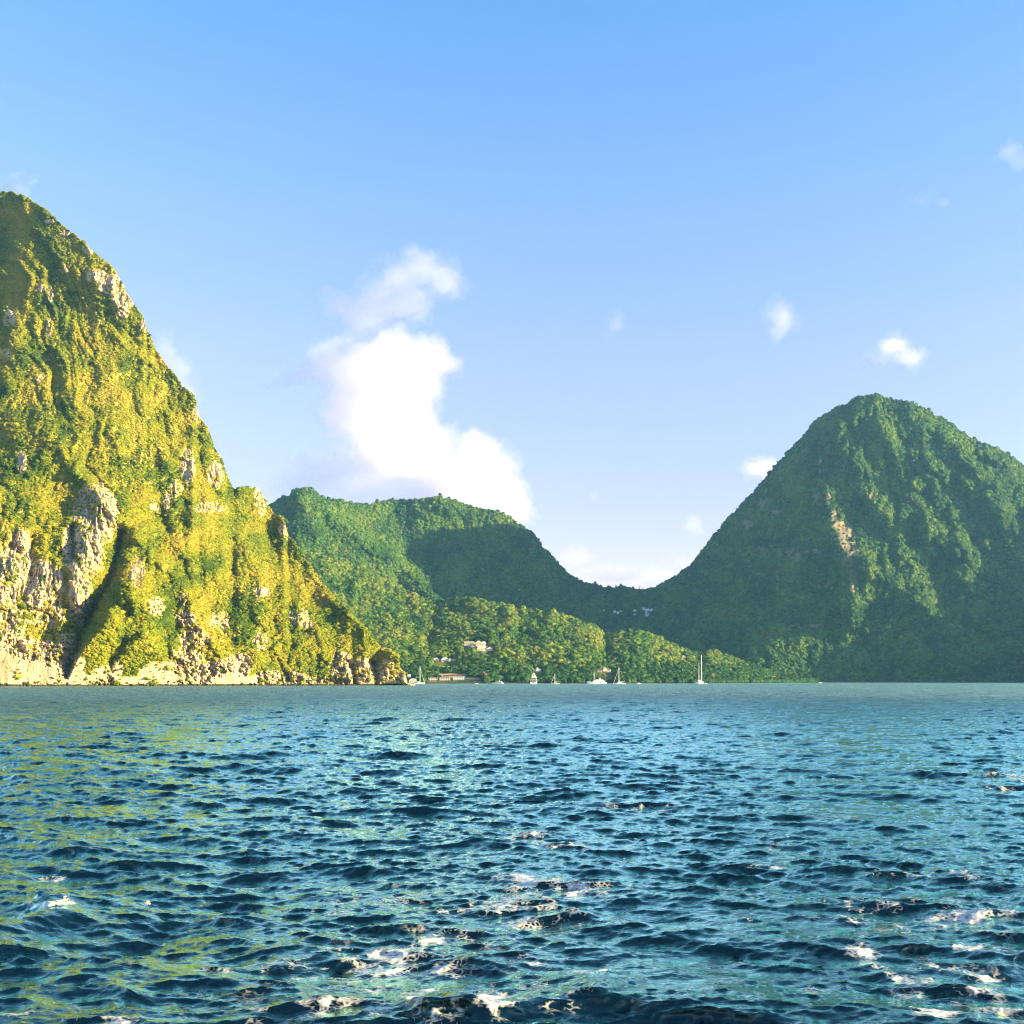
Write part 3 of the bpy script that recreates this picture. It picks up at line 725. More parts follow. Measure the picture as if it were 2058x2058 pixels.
CLEAR = []      # (px0, py0, px1, py1, depth): openings in the woods round the houses
def scatter(name, s, N, u0, u1, dens, rad, tintf, sink=0.12, zk=1.0, wmin=0.0, seed=1, clump=0.0):
    r = np.random.default_rng(seed)
    i0, i1 = np.searchsorted(s.u, [u0, u1]); i1 = min(i1, len(s.u) - 1)
    P = s.P[i0:i1 + 1]
    e1 = P[1:, :-1] - P[:-1, :-1]; e2 = P[:-1, 1:] - P[:-1, :-1]
    area = np.linalg.norm(np.cross(e1, e2), axis=-1)
    PX = s.PX[i0:i1, :-1]; PY = s.PY[i0:i1, :-1]
    rk = s.rock[i0:i1, :-1]
    d = dens(PX, PY, rk) * np.minimum(area, np.percentile(area, 99.5))
    pr = (d / d.sum()).ravel()
    k = r.choice(pr.size, N, p=pr)
    a, b = np.unravel_index(k, d.shape)
    fa = r.random(N)[:, None]; fb = r.random(N)[:, None]
    pos = P[a, b] * (1 - fa) * (1 - fb) + P[a + 1, b] * fa * (1 - fb) + P[a, b + 1] * (1 - fa) * fb + P[a + 1, b + 1] * fa * fb
    px = PX[a, b]; py = PY[a, b]
    R = rad(px, py, r)
    top = 1367 + (CAMH - (pos[:, 2] + R * 1.3)) * F / pos[:, 1]
    keep = np.ones(N, bool)
    rpx = R / pos[:, 1] * F
    for (x0, y0, x1, y1, dep) in CLEAR:
        keep &= ~((px > x0 - rpx * .8) & (px < x1 + rpx * .8) & (top < y1) & (py > y0 - rpx * .5) & (pos[:, 1] < dep + 30))
    keep &= pos[:, 2] > 0.5
    pos = pos[keep]; R = R[keep]; px = px[keep]; py = py[keep]; n = len(pos)
    pos[:, 2] += R * sink
    me = bpy.data.meshes.new(name); me.vertices.add(n); me.vertices.foreach_set('co', pos.reshape(-1).astype(np.float32)); me.update()
    me.attributes.new('pick', 'INT', 'POINT').data.foreach_set('value', r.integers(0, len(PROTO), n).astype(np.int32))
    rot = np.stack([r.normal(0, .25, n), r.normal(0, .25, n), r.random(n) * 6.283], -1)
    me.attributes.new('rot', 'FLOAT_VECTOR', 'POINT').data.foreach_set('vector', rot.reshape(-1).astype(np.float32))
    sz = np.stack([R * r.uniform(.8, 1.2, n), R * r.uniform(.8, 1.2, n), R * zk * r.uniform(.75, 1.3, n)], -1)
    me.attributes.new('size', 'FLOAT_VECTOR', 'POINT').data.foreach_set('vector', sz.reshape(-1).astype(np.float32))
    c = tintf(px, py, r)
    c4 = np.concatenate([c, np.ones((n, 1))], 1)
    me.attributes.new('tint', 'FLOAT_COLOR', 'POINT').data.foreach_set('color', c4.reshape(-1).astype(np.float32))
    o = bpy.data.objects.new(name, me); C.objects.link(o)
    m = o.modifiers.new('scatter', 'NODES'); m.node_group = NG
    return o

def pal(px, py, r, cols, sc, seed, jit=.18):
    """species patches, also the painted shore shade: pick among the given leaf colours"""
    cols = np.array(cols); m = len(cols)
    t = (fbm(px / sc, py / sc, 4, seed) * .75 + .5 + r.normal(0, jit, len(px))) * (m - 1)
    t = np.clip(t, 0, m - 1.001); i = t.astype(int); f = (t - i)[:, None]
    return (cols[i] * (1 - f) + cols[i + 1] * f) * r.uniform(.86, 1.14, len(px))[:, None]
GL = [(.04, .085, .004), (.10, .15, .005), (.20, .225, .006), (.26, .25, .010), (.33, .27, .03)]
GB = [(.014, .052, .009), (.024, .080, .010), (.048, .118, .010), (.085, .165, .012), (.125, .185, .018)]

VEG_CALLS = []
HOUSES = []   # filled before the woods are planted so that each house stands in its own opening
def opening(px, py, wpx, hpx, s, dx=3, dyt=3, dyb=6):
    p = surf_at(s, px, py)
    CLEAR.append((px - wpx / 2 - dx * .3, py - hpx - dyt, px + wpx / 2 + dx * .3, py + dyb, p[1]))
    return p
def H(key, px, py, wpx, hpx, s):
    HOUSES.append((key, px, py, wpx, hpx, opening(px, py, wpx, hpx, s)))
for args in (
    ('cottage', 869.5, 1367.8, 19, 7, SH), ('cottage', 894, 1367.8, 20, 7.5, SH), ('cottage', 921.5, 1367, 21, 9, SH),
    ('terrace', 950, 1366, 32, 5, SH), ('boathouse', 829, 1371.5, 15, 8, SH), ('tower', 822, 1362, 6, 7, SH),
    ('thatch', 912, 1359.5, 42, 4.5, SH), ('shed', 1010, 1363.5, 6, 4, SH),
    ('gables', 1079, 1350, 15, 10, SH), ('mansion', 1213, 1352, 28, 11, SH),
    ('villa', 876, 1329, 9, 7, SH), ('villa', 893, 1329, 13, 8, SH), ('villa', 904, 1329, 5, 6, SH), ('villa', 910.5, 1329, 6, 6, SH),
    ('pinkhouse', 961, 1296, 9, 8, SH), ('pinkhouse', 972, 1297, 10, 8, SH), ('wallhouse', 942, 1296, 18, 7, SH), ('creamhouse', 966, 1308, 14, 8, SH), ('creamhouse', 983, 1308, 12, 7, SH),
    ('hut', 865, 1284.5, 5, 4, SH), ('hut', 1373, 1321, 6, 4, SH),
    ('saddle', 1235, 1232, 6, 5, SB), ('saddle', 1241, 1234, 5, 6, SB), ('saddle', 1247, 1230, 5, 3, SB), ('saddle', 1275, 1229, 7, 4, SB), ('saddle', 1275, 1236, 5, 2.5, SB),
    ('saddle', 1293, 1226, 7, 5, SB), ('saddle', 1302, 1230, 11, 7, SB), ('saddle', 1310, 1228, 5, 6, SB), ('saddle', 1303, 1236, 12, 3, SB), ('saddle', 1214, 1228, 4, 3, SB)):
    H(*args)
RED_TREES = [(972, 1365.5, 5.6, 'rusty'), (1427, 1368, 6.0, 'olive'), (1242, 1330, 4.8, 'yellow'), (1108, 1316, 4.8, 'yellow'), (1338, 1312, 6.0, 'yellow'), (1060, 1352, 4.6, 'green'),
             (1005, 1330, 5.4, 'lime'), (1385, 1362, 4.8, 'lime'), (1152, 1368, 4.6, 'green'), (1300, 1366, 4.8, 'green'), (862, 1345, 4.6, 'green'), (1183, 1330, 5.4, 'lime')]
def dL(PX, PY, rk):
    g = .32 + 1.2 * sstep(-.25, .45, fbm(PX / 40, PY / 55, 4, 301)) + blobs(PX, PY, [(380, 1080, 130, 100, 1.), (250, 1290, 100, 100, 1.2), (120, 970, 70, 60, .9), (40, 520, 70, 120, .8), (600, 1290, 120, 70, .8)])
    return g * (1 - .95 * sstep(.2, .42, rk))
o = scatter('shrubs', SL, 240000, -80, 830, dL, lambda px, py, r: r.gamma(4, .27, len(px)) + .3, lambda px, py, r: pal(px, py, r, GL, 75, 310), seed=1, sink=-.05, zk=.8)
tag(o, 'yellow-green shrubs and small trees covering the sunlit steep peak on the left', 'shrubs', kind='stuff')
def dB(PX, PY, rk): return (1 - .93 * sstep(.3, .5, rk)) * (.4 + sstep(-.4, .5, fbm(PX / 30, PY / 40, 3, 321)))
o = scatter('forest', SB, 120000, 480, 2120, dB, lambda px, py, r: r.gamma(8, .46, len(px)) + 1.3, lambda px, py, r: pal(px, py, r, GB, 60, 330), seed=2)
tag(o, 'dark green forest covering the hazy far ridge and the right peak', 'forest', kind='stuff')
def dH(PX, PY, rk): return 1.0 - .98 * (rk > .5)
o = scatter('woodland', SH, 52000, 540, 1641, dH, lambda px, py, r: r.gamma(12, .34, len(px)) + 1.2, lambda px, py, r: np.where((py + r.normal(0, 12, len(px)) > 1338)[:, None], pal(px, py, r, GB[:3], 30, 345, .25), pal(px, py, r, GB[1:] + [(.17, .20, .025)], 45, 340, .35)), seed=3)  # darker leaf colours low on the slope paint in the shade along the shore
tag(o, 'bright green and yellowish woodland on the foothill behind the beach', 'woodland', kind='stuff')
# ------------------------------------------------------------------ built things
M_white = plain('white_paint', (0.72, 0.72, 0.70), .5, vary=.06)
M_wall = plain('white_render_wall', (0.66, 0.65, 0.62), .8, vary=.1, scale=.6)
M_cream = plain('cream_wall', (0.62, 0.52, 0.36), .8, vary=.1, scale=.6)
M_pink = plain('pink_cream_wall', (0.60, 0.42, 0.32), .8, vary=.12, scale=.6)
M_green = plain('pale_green_wall', (0.48, 0.55, 0.40), .8, vary=.1, scale=.6)
M_redroof = plain('dark_red_roof', (0.16, 0.05, 0.04), .8, vary=.25, scale=1)
M_greyroof = plain('grey_roof', (0.11, 0.12, 0.14), .7, vary=.2, scale=1)
M_paleroof = plain('pale_roof', (0.38, 0.44, 0.46), .6, vary=.15, scale=1)
M_thatch = plain('brown_roof', (0.20, 0.10, 0.055), .9, vary=.3, scale=1)
M_glass = plain('dark_glass', (0.02, 0.028, 0.035), .15, vary=.1)
M_wood = plain('weathered_wood', (0.17, 0.10, 0.06), .85, vary=.3, scale=2)
M_metal = plain('grey_metal', (0.42, 0.44, 0.45), .4, .6, vary=.1)
M_mast = plain('pale_mast', (0.66, 0.68, 0.64), .5, vary=.05)
M_canvas = plain('blue_canvas', (0.10, 0.13, 0.2), .8, vary=.2)
M_sail = plain('furled_sail_cloth', (0.60, 0.60, 0.56), .8, vary=.1)
M_stone = plain('retaining_stone', (0.34, 0.36, 0.29), .9, vary=.25, scale=.5)
M_boulder = plain('orange_boulder', (0.46, 0.28, 0.15), .9, vary=.35, scale=.7)
M_bark = plain('bark', (0.12, 0.085, 0.06), .9, vary=.3, scale=2)

def root(name, loc, label, cat, group=None, rz=0):
    o = bpy.data.objects.new(name, None); C.objects.link(o)
    o.location = loc; o.rotation_euler = (0, 0, rz); o.empty_display_size = 1
    return tag(o, label, cat, group)
class MB:
    def __init__(self): self.bm = bmesh.new()
    def box(self, x0, x1, y0, y1, z0, z1, taper=0.0, tx=None):
        tx = taper if tx is None else tx
        v = [self.bm.verts.new(p) for p in ((x0, y0, z0), (x1, y0, z0), (x1, y1, z0), (x0, y1, z0),
             (x0 + tx, y0 + taper, z1), (x1 - tx, y0 + taper, z1), (x1 - tx, y1 - taper, z1), (x0 + tx, y1 - taper, z1))]
        for f in ((0, 3, 2, 1), (4, 5, 6, 7), (0, 1, 5, 4), (1, 2, 6, 5), (2, 3, 7, 6), (3, 0, 4, 7)):
            self.bm.faces.new([v[i] for i in f])
        return self
    def gable(self, x0, x1, y0, y1, z0, z1, ov=.4, along='x'):
        x0 -= ov; x1 += ov; y0 -= ov; y1 += ov
        if along == 'x': r = ((x0, (y0 + y1) / 2, z1), (x1, (y0 + y1) / 2, z1)); b = ((x0, y0), (x1, y0), (x1, y1), (x0, y1)); F_ = ((0, 1, 5, 4), (2, 3, 4, 5), (1, 2, 5), (3, 0, 4), (0, 3, 2, 1))
        else: r = (((x0 + x1) / 2, y0, z1), ((x0 + x1) / 2, y1, z1)); b = ((x0, y0), (x1, y0), (x1, y1), (x0, y1)); F_ = ((1, 2, 5, 4), (3, 0, 4, 5), (0, 1, 4), (2, 3, 5), (0, 3, 2, 1))
        v = [self.bm.verts.new((p[0], p[1], z0)) for p in b] + [self.bm.verts.new(p) for p in r]
        for f in F_: self.bm.faces.new([v[i] for i in f])
        return self
    def hip(self, x0, x1, y0, y1, z0, z1, ov=.4):
        x0 -= ov; x1 += ov; y0 -= ov; y1 += ov; k = min(x1 - x0, y1 - y0) * .42
        return self.box(x0, x1, y0, y1, z0, z1, k)
    def tube(self, p0, p1, r0, r1=None, n=8):
        r1 = r0 if r1 is None else r1
        p0 = Vector(p0); p1 = Vector(p1); d = (p1 - p0).normalized(); a = d.orthogonal().normalized(); b = d.cross(a)
        A = [self.bm.verts.new(p0 + (a * math.cos(t) + b * math.sin(t)) * r0) for t in [i * 2 * math.pi / n for i in range(n)]]
        B = [self.bm.verts.new(p1 + (a * math.cos(t) + b * math.sin(t)) * r1) for t in [i * 2 * math.pi / n for i in range(n)]]
        for i in range(n): self.bm.faces.new((A[i], A[(i + 1) % n], B[(i + 1) % n], B[i]))
        self.bm.faces.new(A[::-1]); self.bm.faces.new(B)
        return self
    def ball(self, c, r, sq=1.0):
        g = bmesh.ops.create_icosphere(self.bm, subdivisions=2, radius=r)
        for v in g['verts']: v.co = Vector((v.co.x, v.co.y, v.co.z * sq)) + Vector(c)
        return self
    def build(self, name, mat, parent=None, smooth=False):
        bmesh.ops.recalc_face_normals(self.bm, faces=self.bm.faces)
        me = bpy.data.meshes.new(name); self.bm.to_mesh(me); self.bm.free(); me.materials.append(mat)
        if smooth:
            for p in me.polygons: p.use_smooth = True
        o = bpy.data.objects.new(name, me); C.objects.link(o)
        if parent is not None: o.parent = parent
        return o

# ---- houses
def windows(t, x0, x1, y, z, n, w=1.1, h=1.3, mat=None):
    for i in range(n):
        x = x0 + (x1 - x0) * (i + .5) / n
        MB().box(x - w / 2, x + w / 2, y - .12, y + .02, z, z + h).build('window', mat or M_glass, t)
def house(idx, label, cat='house', style='plain', wall=None, roof=None, group=None, name='house', depth=None):
    key, px, py, wpx, hpx, p = HOUSES[idx]
    k = p[1] / F; w = wpx * k; hh = hpx * k; d = depth or max(4, w * .6)
    t = root(name, (p[0], p[1], p[2] - .3), label, cat, group)
    wall = wall or M_wall; roof = roof or M_redroof
    wh = hh * (.8 if style == 'cottage' else .62)
    if style == 'flat':
        MB().box(-w / 2, w / 2, 0, d, -4, hh).build('wall', wall, t)
        MB().box(-w / 2 - .3, w / 2 + .3, -.5, d + .3, hh, hh + .35).build('roof', roof, t)
        windows(t, -w / 2, w / 2, 0, hh * .35, max(2, int(w / 3)))
    elif style == 'cottage':      # white two-storey front with dark openings under a low dark red roof
        MB().box(-w / 2, w / 2, .6, d, -4, wh + .8).build('wall', wall, t)
        MB().hip(-w / 2, w / 2, 0, d, wh + .8, hh + .6).build('roof', roof, t)
        b = MB()
        for i in range(6):
            x = -w / 2 + w * i / 5; b.box(x - .22, x + .22, 0, .35, -3, wh + .8)
        b.build('verandah_posts', M_white, t)
        MB().box(-w / 2, w / 2, -.1, .1, wh * .45, wh * .45 + .55).build('balcony_rail', M_white, t)
        windows(t, -w / 2 + .4, w / 2 - .4, .6, wh * .62, 4, 1.3, 1.2); windows(t, -w / 2 + .4, w / 2 - .4, .6, .2, 4, 1.3, 1.3)
    elif style == 'hip':
        MB().box(-w / 2, w / 2, 0, d, -4, wh).build('wall', wall, t)
        MB().hip(-w / 2, w / 2, 0, d, wh, hh + .3).build('roof', roof, t)
        windows(t, -w / 2, w / 2, 0, wh * .35, max(2, int(w / 3)), 1.0, min(1.3, wh * .5))
    elif style == 'gable':
        MB().box(-w / 2, w / 2, 0, d, -4, wh).build('wall', wall, t)
        MB().gable(-w / 2, w / 2, 0, d, wh, hh + .3, along='y').build('roof', roof, t)
        windows(t, -w / 2, w / 2, 0, wh * .35, max(2, int(w / 3)), 1.0, min(1.3, wh * .5))
    return t, w, hh, d, p
HC = 'white cottages along the beach'
house(0, 'white two-storey cottage under a dark red roof, nearest the rocky headland', style='cottage', group=HC)
house(1, 'cream-white two-storey cottage with a red roof, middle one of the beach row', style='cottage', wall=M_cream, group=HC)
house(2, 'largest white cottage of the beach row, beside the grey-green terrace', style='cottage', group=HC, roof=M_greyroof)
key, px, py, wpx, hpx, p = HOUSES[3]; k = p[1] / F; w = wpx * k
t = root('terrace', (p[0], p[1], p[2] - 1), 'long grey-green terraced retaining wall right of the beach cottages', 'terrace')
MB().box(-w / 2, w / 2 - 3, 6, 9, -3, hpx * k, .3).build('upper_wall', M_stone, t)
MB().box(-w / 2 + 5, w / 2 + 3, 0, 3, -4, hpx * k * .45, .3).build('lower_wall', M_stone, t)
MB().box(-w / 2 + 5, w / 2 - 4, 2.6, 5.9, hpx * k * .40, hpx * k * .50).build('ledge', M_thatch, t)
house(4, 'white boathouse at the water beside the headland rocks', 'boathouse', style='hip', roof=M_paleroof, name='boathouse')
house(5, 'small square white tower house behind the boathouse', 'house', style='flat', roof=M_paleroof)
house(6, 'long low building with a brown roof behind the beach cottages', 'lodge', style='gable', roof=M_thatch, wall=M_wood, name='lodge', depth=9)
house(7, 'tiny white-roofed shelter among dark trees above the white motor yacht', 'shelter', style='hip', roof=M_paleroof, name='shelter')
# the many-gabled white house
key, px, py, wpx, hpx, p = HOUSES[8]; k = p[1] / F; w = wpx * k; hh = hpx * k
t = root('house', (p[0], p[1], p[2] - .3), 'white many-gabled house in the trees right above the large white yacht', 'house')
MB().box(-w / 2, -w * .2, 1, 7, -4, hh * .45).box(-w * .18, w * .2, 0, 7, -4, hh * .62).box(w * .22, w / 2, .6, 7, -4, hh * .42).build('wall', M_wall, t)
MB().gable(-w / 2, -w * .2, 1, 7, hh * .45, hh * .66, .2, 'y').gable(-w * .18, w * .2, 0, 7, hh * .62, hh, .2, 'y').gable(w * .22, w / 2, .6, 7, hh * .42, hh * .7, .2, 'y').build('roof', M_paleroof, t)
windows(t, -w * .16, w * .18, 0, hh * .3, 2); windows(t, w * .24, w * .48, .6, hh * .12, 1); windows(t, -w * .48, -w * .22, 1, hh * .15, 1)
# the pale green mansion
key, px, py, wpx, hpx, p = HOUSES[9]; k = p[1] / F; w = wpx * k; hh = hpx * k
t = root('mansion', (p[0], p[1], p[2] - .3), 'large pale green two-storey house with a central white gable in the trees', 'mansion')
MB().box(-w * .42, w / 2, 1.5, 11, -5, hh * .62).build('wall', M_green, t)
MB().hip(-w * .42, w / 2, 0, 11, hh * .62, hh * .95).build('roof', M_greyroof, t)
MB().box(-w * .08, w * .22, -.6, 3, hh * .3, hh * .66).gable(-w * .08, w * .22, -.6, 3, hh * .66, hh * 1.02, .3, 'y').build('gable_front', M_cream, t)
b = MB()
for i in range(9):
    x = -w * .42 + w * .92 * i / 8; b.box(x - .2, x + .2, -.1, .3, -4, hh * .62)
b.build('columns', M_cream, t)
MB().box(-w * .5, w / 2, -.3, 0, hh * .27, hh * .36).build('balcony', M_cream, t)
windows(t, -w * .4, w * .48, 1.5, hh * .4, 7, 1.2, 1.5); windows(t, -w * .4, w * .48, 1.5, hh * .02, 7, 1.2, 1.6)
VG = 'white hillside villas above the cottages'
house(10, 'small white hillside villa, leftmost of its row', 'villa', style='hip', roof=M_paleroof, group=VG, name='villa')
house(11, 'widest white hillside villa with a tall pale hipped roof', 'villa', style='hip', roof=M_paleroof, group=VG, name='villa')
house(12, 'narrow white villa right beside the widest hillside villa', 'villa', style='gable', roof=M_paleroof, group=VG, name='villa')
house(13, 'narrow white hillside villa, rightmost of its row', 'villa', style='gable', roof=M_paleroof, group=VG, name='villa')
PG = 'sunlit villas high in the woods'
house(14, 'pinkish villa with a pale roof high in the sunlit woods, left of its twin', 'villa', style='hip', wall=M_pink, roof=M_pink, group=PG, name='villa')
house(15, 'bright pinkish villa with a white roof, uppermost right in the sunlit woods', 'villa', style='hip', wall=M_pink, roof=M_wall, group=PG, name='villa')
house(16, 'low tan garden wall building left of the pinkish villas', 'building', style='flat', wall=M_stone, roof=M_cream, group=PG, name='building')
house(17, 'cream villa with a cream roof below the pinkish villas', 'villa', style='hip', wall=M_cream, roof=M_cream, group=PG, name='villa')
house(18, 'cream-white villa to the right of and below the pinkish villas', 'villa', style='gable', wall=M_cream, roof=M_wall, group=PG, name='villa')
house(19, 'tiny pinkish hut alone in the woods high above the white villas', 'hut', style='gable', wall=M_pink, roof=M_pink, name='hut')
house(20, 'tiny tan hut in the woods left of the tall ketch masts', 'hut', style='gable', wall=M_cream, roof=M_pink, name='hut')
SG = 'white villas under the saddle'
for i, lab in enumerate(('white villa at the left end of the left cluster under the saddle', 'taller white villa in the left cluster under the saddle', 'low white villa at the right end of the left cluster under the saddle',
        'small white villa between the two clusters under the saddle', 'low white roof just below the villa between the clusters', 'white villa at the left end of the right cluster under the saddle',
        'biggest white villa, in the middle of the right cluster under the saddle', 'tall narrow white villa at the right end of the cluster under the saddle', 'long low white building at the foot of the right cluster', 'lone white hut far left of the villas under the saddle')):
    house(21 + i, lab, 'villa' if i != 9 else 'hut', style=('hip', 'gable', 'flat')[i % 3], roof=M_wall, group=SG, name='villa' if i != 9 else 'hut')

# ---- boats
def hull_mesh(L, B, Hh, draft=.5, sheer=.25, stern=.75, n=14):
    bm = bmesh.new(); rows = []
    for i in range(n + 1):
        s = i / n; x = -L / 2 + L * s
        wd = B / 2 * (stern + (1 - stern) * math.sin(min(1, s / .45) * math.pi / 2)) * (1 - max(0, (s - .45) / .55) ** 2.2)
        z = Hh * (1 + sheer * s * s)
        wd = max(wd, .03)
        rows.append([bm.verts.new(p) for p in ((x + .06 * L * max(0, s - .6) * 2, -wd, z), (x, -wd * .82, .15), (x, -wd * .3, -draft), (x, wd * .3, -draft), (x, wd * .82, .15), (x + .06 * L * max(0, s - .6) * 2, wd, z))])
    for a, b_ in zip(rows[:-1], rows[1:]):
        for j in range(5): bm.faces.new((a[j], b_[j], b_[j + 1], a[j + 1]))
        bm.faces.new((a[5], b_[5], b_[0], a[0]))
    bm.faces.new(rows[0]); bm.faces.new(rows[-1][::-1])
    return bm
def add_hull(t, L, B, Hh, mat=None, **k):
    m = MB(); m.bm = hull_mesh(L, B, Hh, **k); return m.build('hull', mat or M_white, t)
BY = 1345.0
def bpos(px, Y=BY): return ((px - 1029) / F * Y, Y, -.1)
def sailboat(px, L, mast, label, rz=0, Y=BY, mx=.05, canvas=True, group='sailing boats at anchor', stay=True, name='sailboat'):
    t = root(name, bpos(px, Y), label, 'sailboat', group, rz)
    B = L * .28
    add_hull(t, L, B, 1.25)
    MB().box(-L * .22, L * .2, -B * .28, B * .28, 1.2, 1.95, .15, .5).build('cabin', M_white, t)
    windows(t, -L * .16, L * .14, -B * .28 + .06, 1.42, 3, L * .07, .28)
    MB().tube((L * mx, 0, 1.2), (L * mx, 0, mast), .36, .24).build('mast', M_mast, t)
    MB().tube((L * mx, 0, 2.9), (-L * .42, 0, 2.8), .30, .24).build('boom', M_sail if canvas else M_mast, t)
    MB().box(L * mx - .08, L * mx + .08, -B * .32, B * .32, mast * .55, mast * .55 + .1).build('spreader', M_mast, t)
    if stay: MB().tube((L * mx, 0, mast * .93), (L * .5, 0, 1.6), .10, .16).build('forestay', M_sail, t)
    MB().tube((L * mx, 0, mast * .97), (-L * .49, 0, 1.5), .04).build('backstay', M_metal, t)
    return t
sailboat(843, 14, 24.5, 'white sailboat with a tall mast moored by the boathouse near the headland', rz=0.2, Y=1420)
sailboat(1116, 10.5, 13.5, 'small white sailboat with a short mast just right of the large stern-on yacht', rz=math.pi - .15)
sailboat(1245, 15.5, 22.5, 'long white sailboat with boom cover, right of the sleek motor yacht', rz=math.pi + .1)
sailboat(1193, 12, 15.5, 'sailboat mostly hidden behind the sleek motor yacht, its mast showing', rz=.3, Y=1375, stay=False)
# the two-masted superyacht, seen nearly end-on
t = root('ketch', bpos(1408, 1370), 'two-masted white ketch with the tallest mast in the bay, seen end-on', 'ketch', None, math.radians(62))
add_hull(t, 26, 7.5, 2.1)
MB().box(-7, 5, -2, 2, 2.1, 3.7, .3, 1).build('deckhouse', M_white, t)
MB().tube((3.5, 0, 2), (3.5, 0, 39), .55, .36).build('main_mast', M_mast, t)
MB().tube((-7.5, 0, 2), (-7.5, 0, 28), .36, .2).build('mizzen_mast', M_mast, t)
for z in (12, 20, 28): MB().box(3.42, 3.58, -1.6, 1.6, z, z + .14).build('spreader', M_mast, t)
MB().tube((3.5, 0, 4.4), (-6, 0, 4.3), .45, .35).build('main_boom', M_sail, t)
MB().tube((-7.5, 0, 4.2), (-13, 0, 4.2), .3, .25).build('mizzen_boom', M_sail, t)
MB().ball((-7.5, 0, 10.5), .7).build('radar_dome', M_white, t, True)
windows(t, -6, 4, -2.0 + .1, 2.6, 4, 1.4, .5)
def motor_yacht(px, L, label, rz=0, Y=BY, tiers=2, group='motor yachts at anchor'):
    t = root('motor_yacht', bpos(px, Y), label, 'motor yacht', group, rz)
    B = L * .25; Hh = L * .10
    add_hull(t, L, B, Hh, sheer=.35, stern=.9)
    z = Hh
    for i in range(tiers):
        x0 = -L * (.40 - .08 * i); x1 = L * (.24 - .14 * i); hh = L * .075 * (1 - .15 * i)
        MB().box(x0, x1, -B * (.42 - .07 * i), B * (.42 - .07 * i), z, z + hh, .15, L * .03).build('deckhouse', M_white, t)
        MB().box(x0 + L * .05, x1 - L * .04, -B * (.42 - .07 * i) + .02, B * (.42 - .07 * i) - .02, z + hh * .42, z + hh * .75).build('window_band', M_glass, t)
        z += hh
    MB().box(-L * .17, -L * .13, -B * .28, -B * .22, z - .2, z + L * .05).box(-L * .17, -L * .13, B * .22, B * .28, z - .2, z + L * .05).box(-L * .17, -L * .13, -B * .28, B * .28, z + L * .05, z + L * .062).build('radar_arch', M_white, t)
    MB().ball((-L * .15, 0, z + L * .075), L * .018).build('radar_dome', M_white, t, True)
    MB().tube((-L * .10, 0, z), (-L * .10, 0, z + L * .11), .07).build('antenna', M_metal, t)
    MB().box(L * .34, L * .48, -.04, .04, Hh * 1.3, Hh * 1.3 + .6).build('bow_rail', M_metal, t)
    return t
motor_yacht(1001, 14.5, 'white flybridge motor yacht off the beach right of the cottages', rz=math.pi - .25)
motor_yacht(1200, 25, 'long sleek white motor yacht moored in front of the pale green mansion', rz=math.pi + .08, tiers=2)
# large yacht, stern towards us
t = root('superyacht', bpos(1073, 1350), 'large white multi-deck yacht seen from the stern, below the many-gabled house', 'yacht', 'motor yachts at anchor', math.radians(86))
add_hull(t, 34, 8.6, 3.0, sheer=.3, stern=.95)
z = 3.0
for i, (x0, hw) in enumerate(((-12, 3.9), (-9.5, 3.4), (-7, 2.6))):
    MB().box(x0, 9 - 3 * i, -hw + .3, hw - .3, z, z + 2.0, .1, .6).build('deckhouse', M_glass if i < 2 else M_white, t)
    MB().box(x0 - 3, 10 - 3 * i, -hw, hw, z + 2.0, z + 2.75, .05).build('deck', M_white, t)
    z += 2.75
MB().box(-5, -3.6, -1.5, -1.1, z, z + 1.6).box(-5, -3.6, 1.1, 1.5, z, z + 1.6).box(-5, -3.6, -1.5, 1.5, z + 1.6, z + 1.9).build('radar_arch', M_white, t)
MB().ball((-4.3, -1.0, z + 2.4), .55).build('radar_dome', M_white, t, True)
MB().ball((-4.3, 1.0, z + 2.4), .55).build('radar_dome', M_white, t, True)
MB().tube((-4.3, 0, z + 1.9), (-4.3, 0, z + 4.0), .12).build('mast', M_white, t)
MB().box(-17.12, -17.0, -1.6, 1.6, 1.1, 2.3).build('garage_door', M_glass, t)
MB().box(-19, -17, -3.4, 3.4, .1, .5).build('swim_platform', M_white, t)
def small_boat(px, L, label, Y=BY, rz=0, cabin=True, group='small motorboats'):
    t = root('motorboat', bpos(px, Y), label, 'motorboat', group, rz)
    add_hull(t, L, L * .33, L * .13)
    if cabin:
        MB().box(-L * .15, L * .12, -L * .11, L * .11, L * .13, L * .30, .1, .2).build('cabin', M_white, t)
        MB().box(-L * .3, L * .14, -L * .13, L * .13, L * .36, L * .385).build('canopy', M_canvas, t)
    else:
        MB().box(-L * .1, L * .02, -L * .06, L * .06, L * .1, L * .24).build('console', M_white, t)
    MB().box(-L * .56, -L * .49, -.2, .2, 0, L * .18).build('outboard_motor', M_glass, t)
    return t
small_boat(1284, 5.5, 'small white cabin boat alone right of the long sailboat', rz=.4)
small_boat(1396, 4.6, 'low tender boat just left of the two-masted ketch', Y=1375, cabin=False)
small_boat(1419, 4.2, 'low tender boat just right of the two-masted ketch', Y=1375, rz=.6, cabin=False)
small_boat(1648, 6.0, 'small pale boat alone off the foot of the right peak', Y=1900, rz=.2, cabin=False)
small_boat(957, 4.6, 'small pale boat close to the beach left of the flybridge yacht', Y=1440, rz=.2, cabin=False)

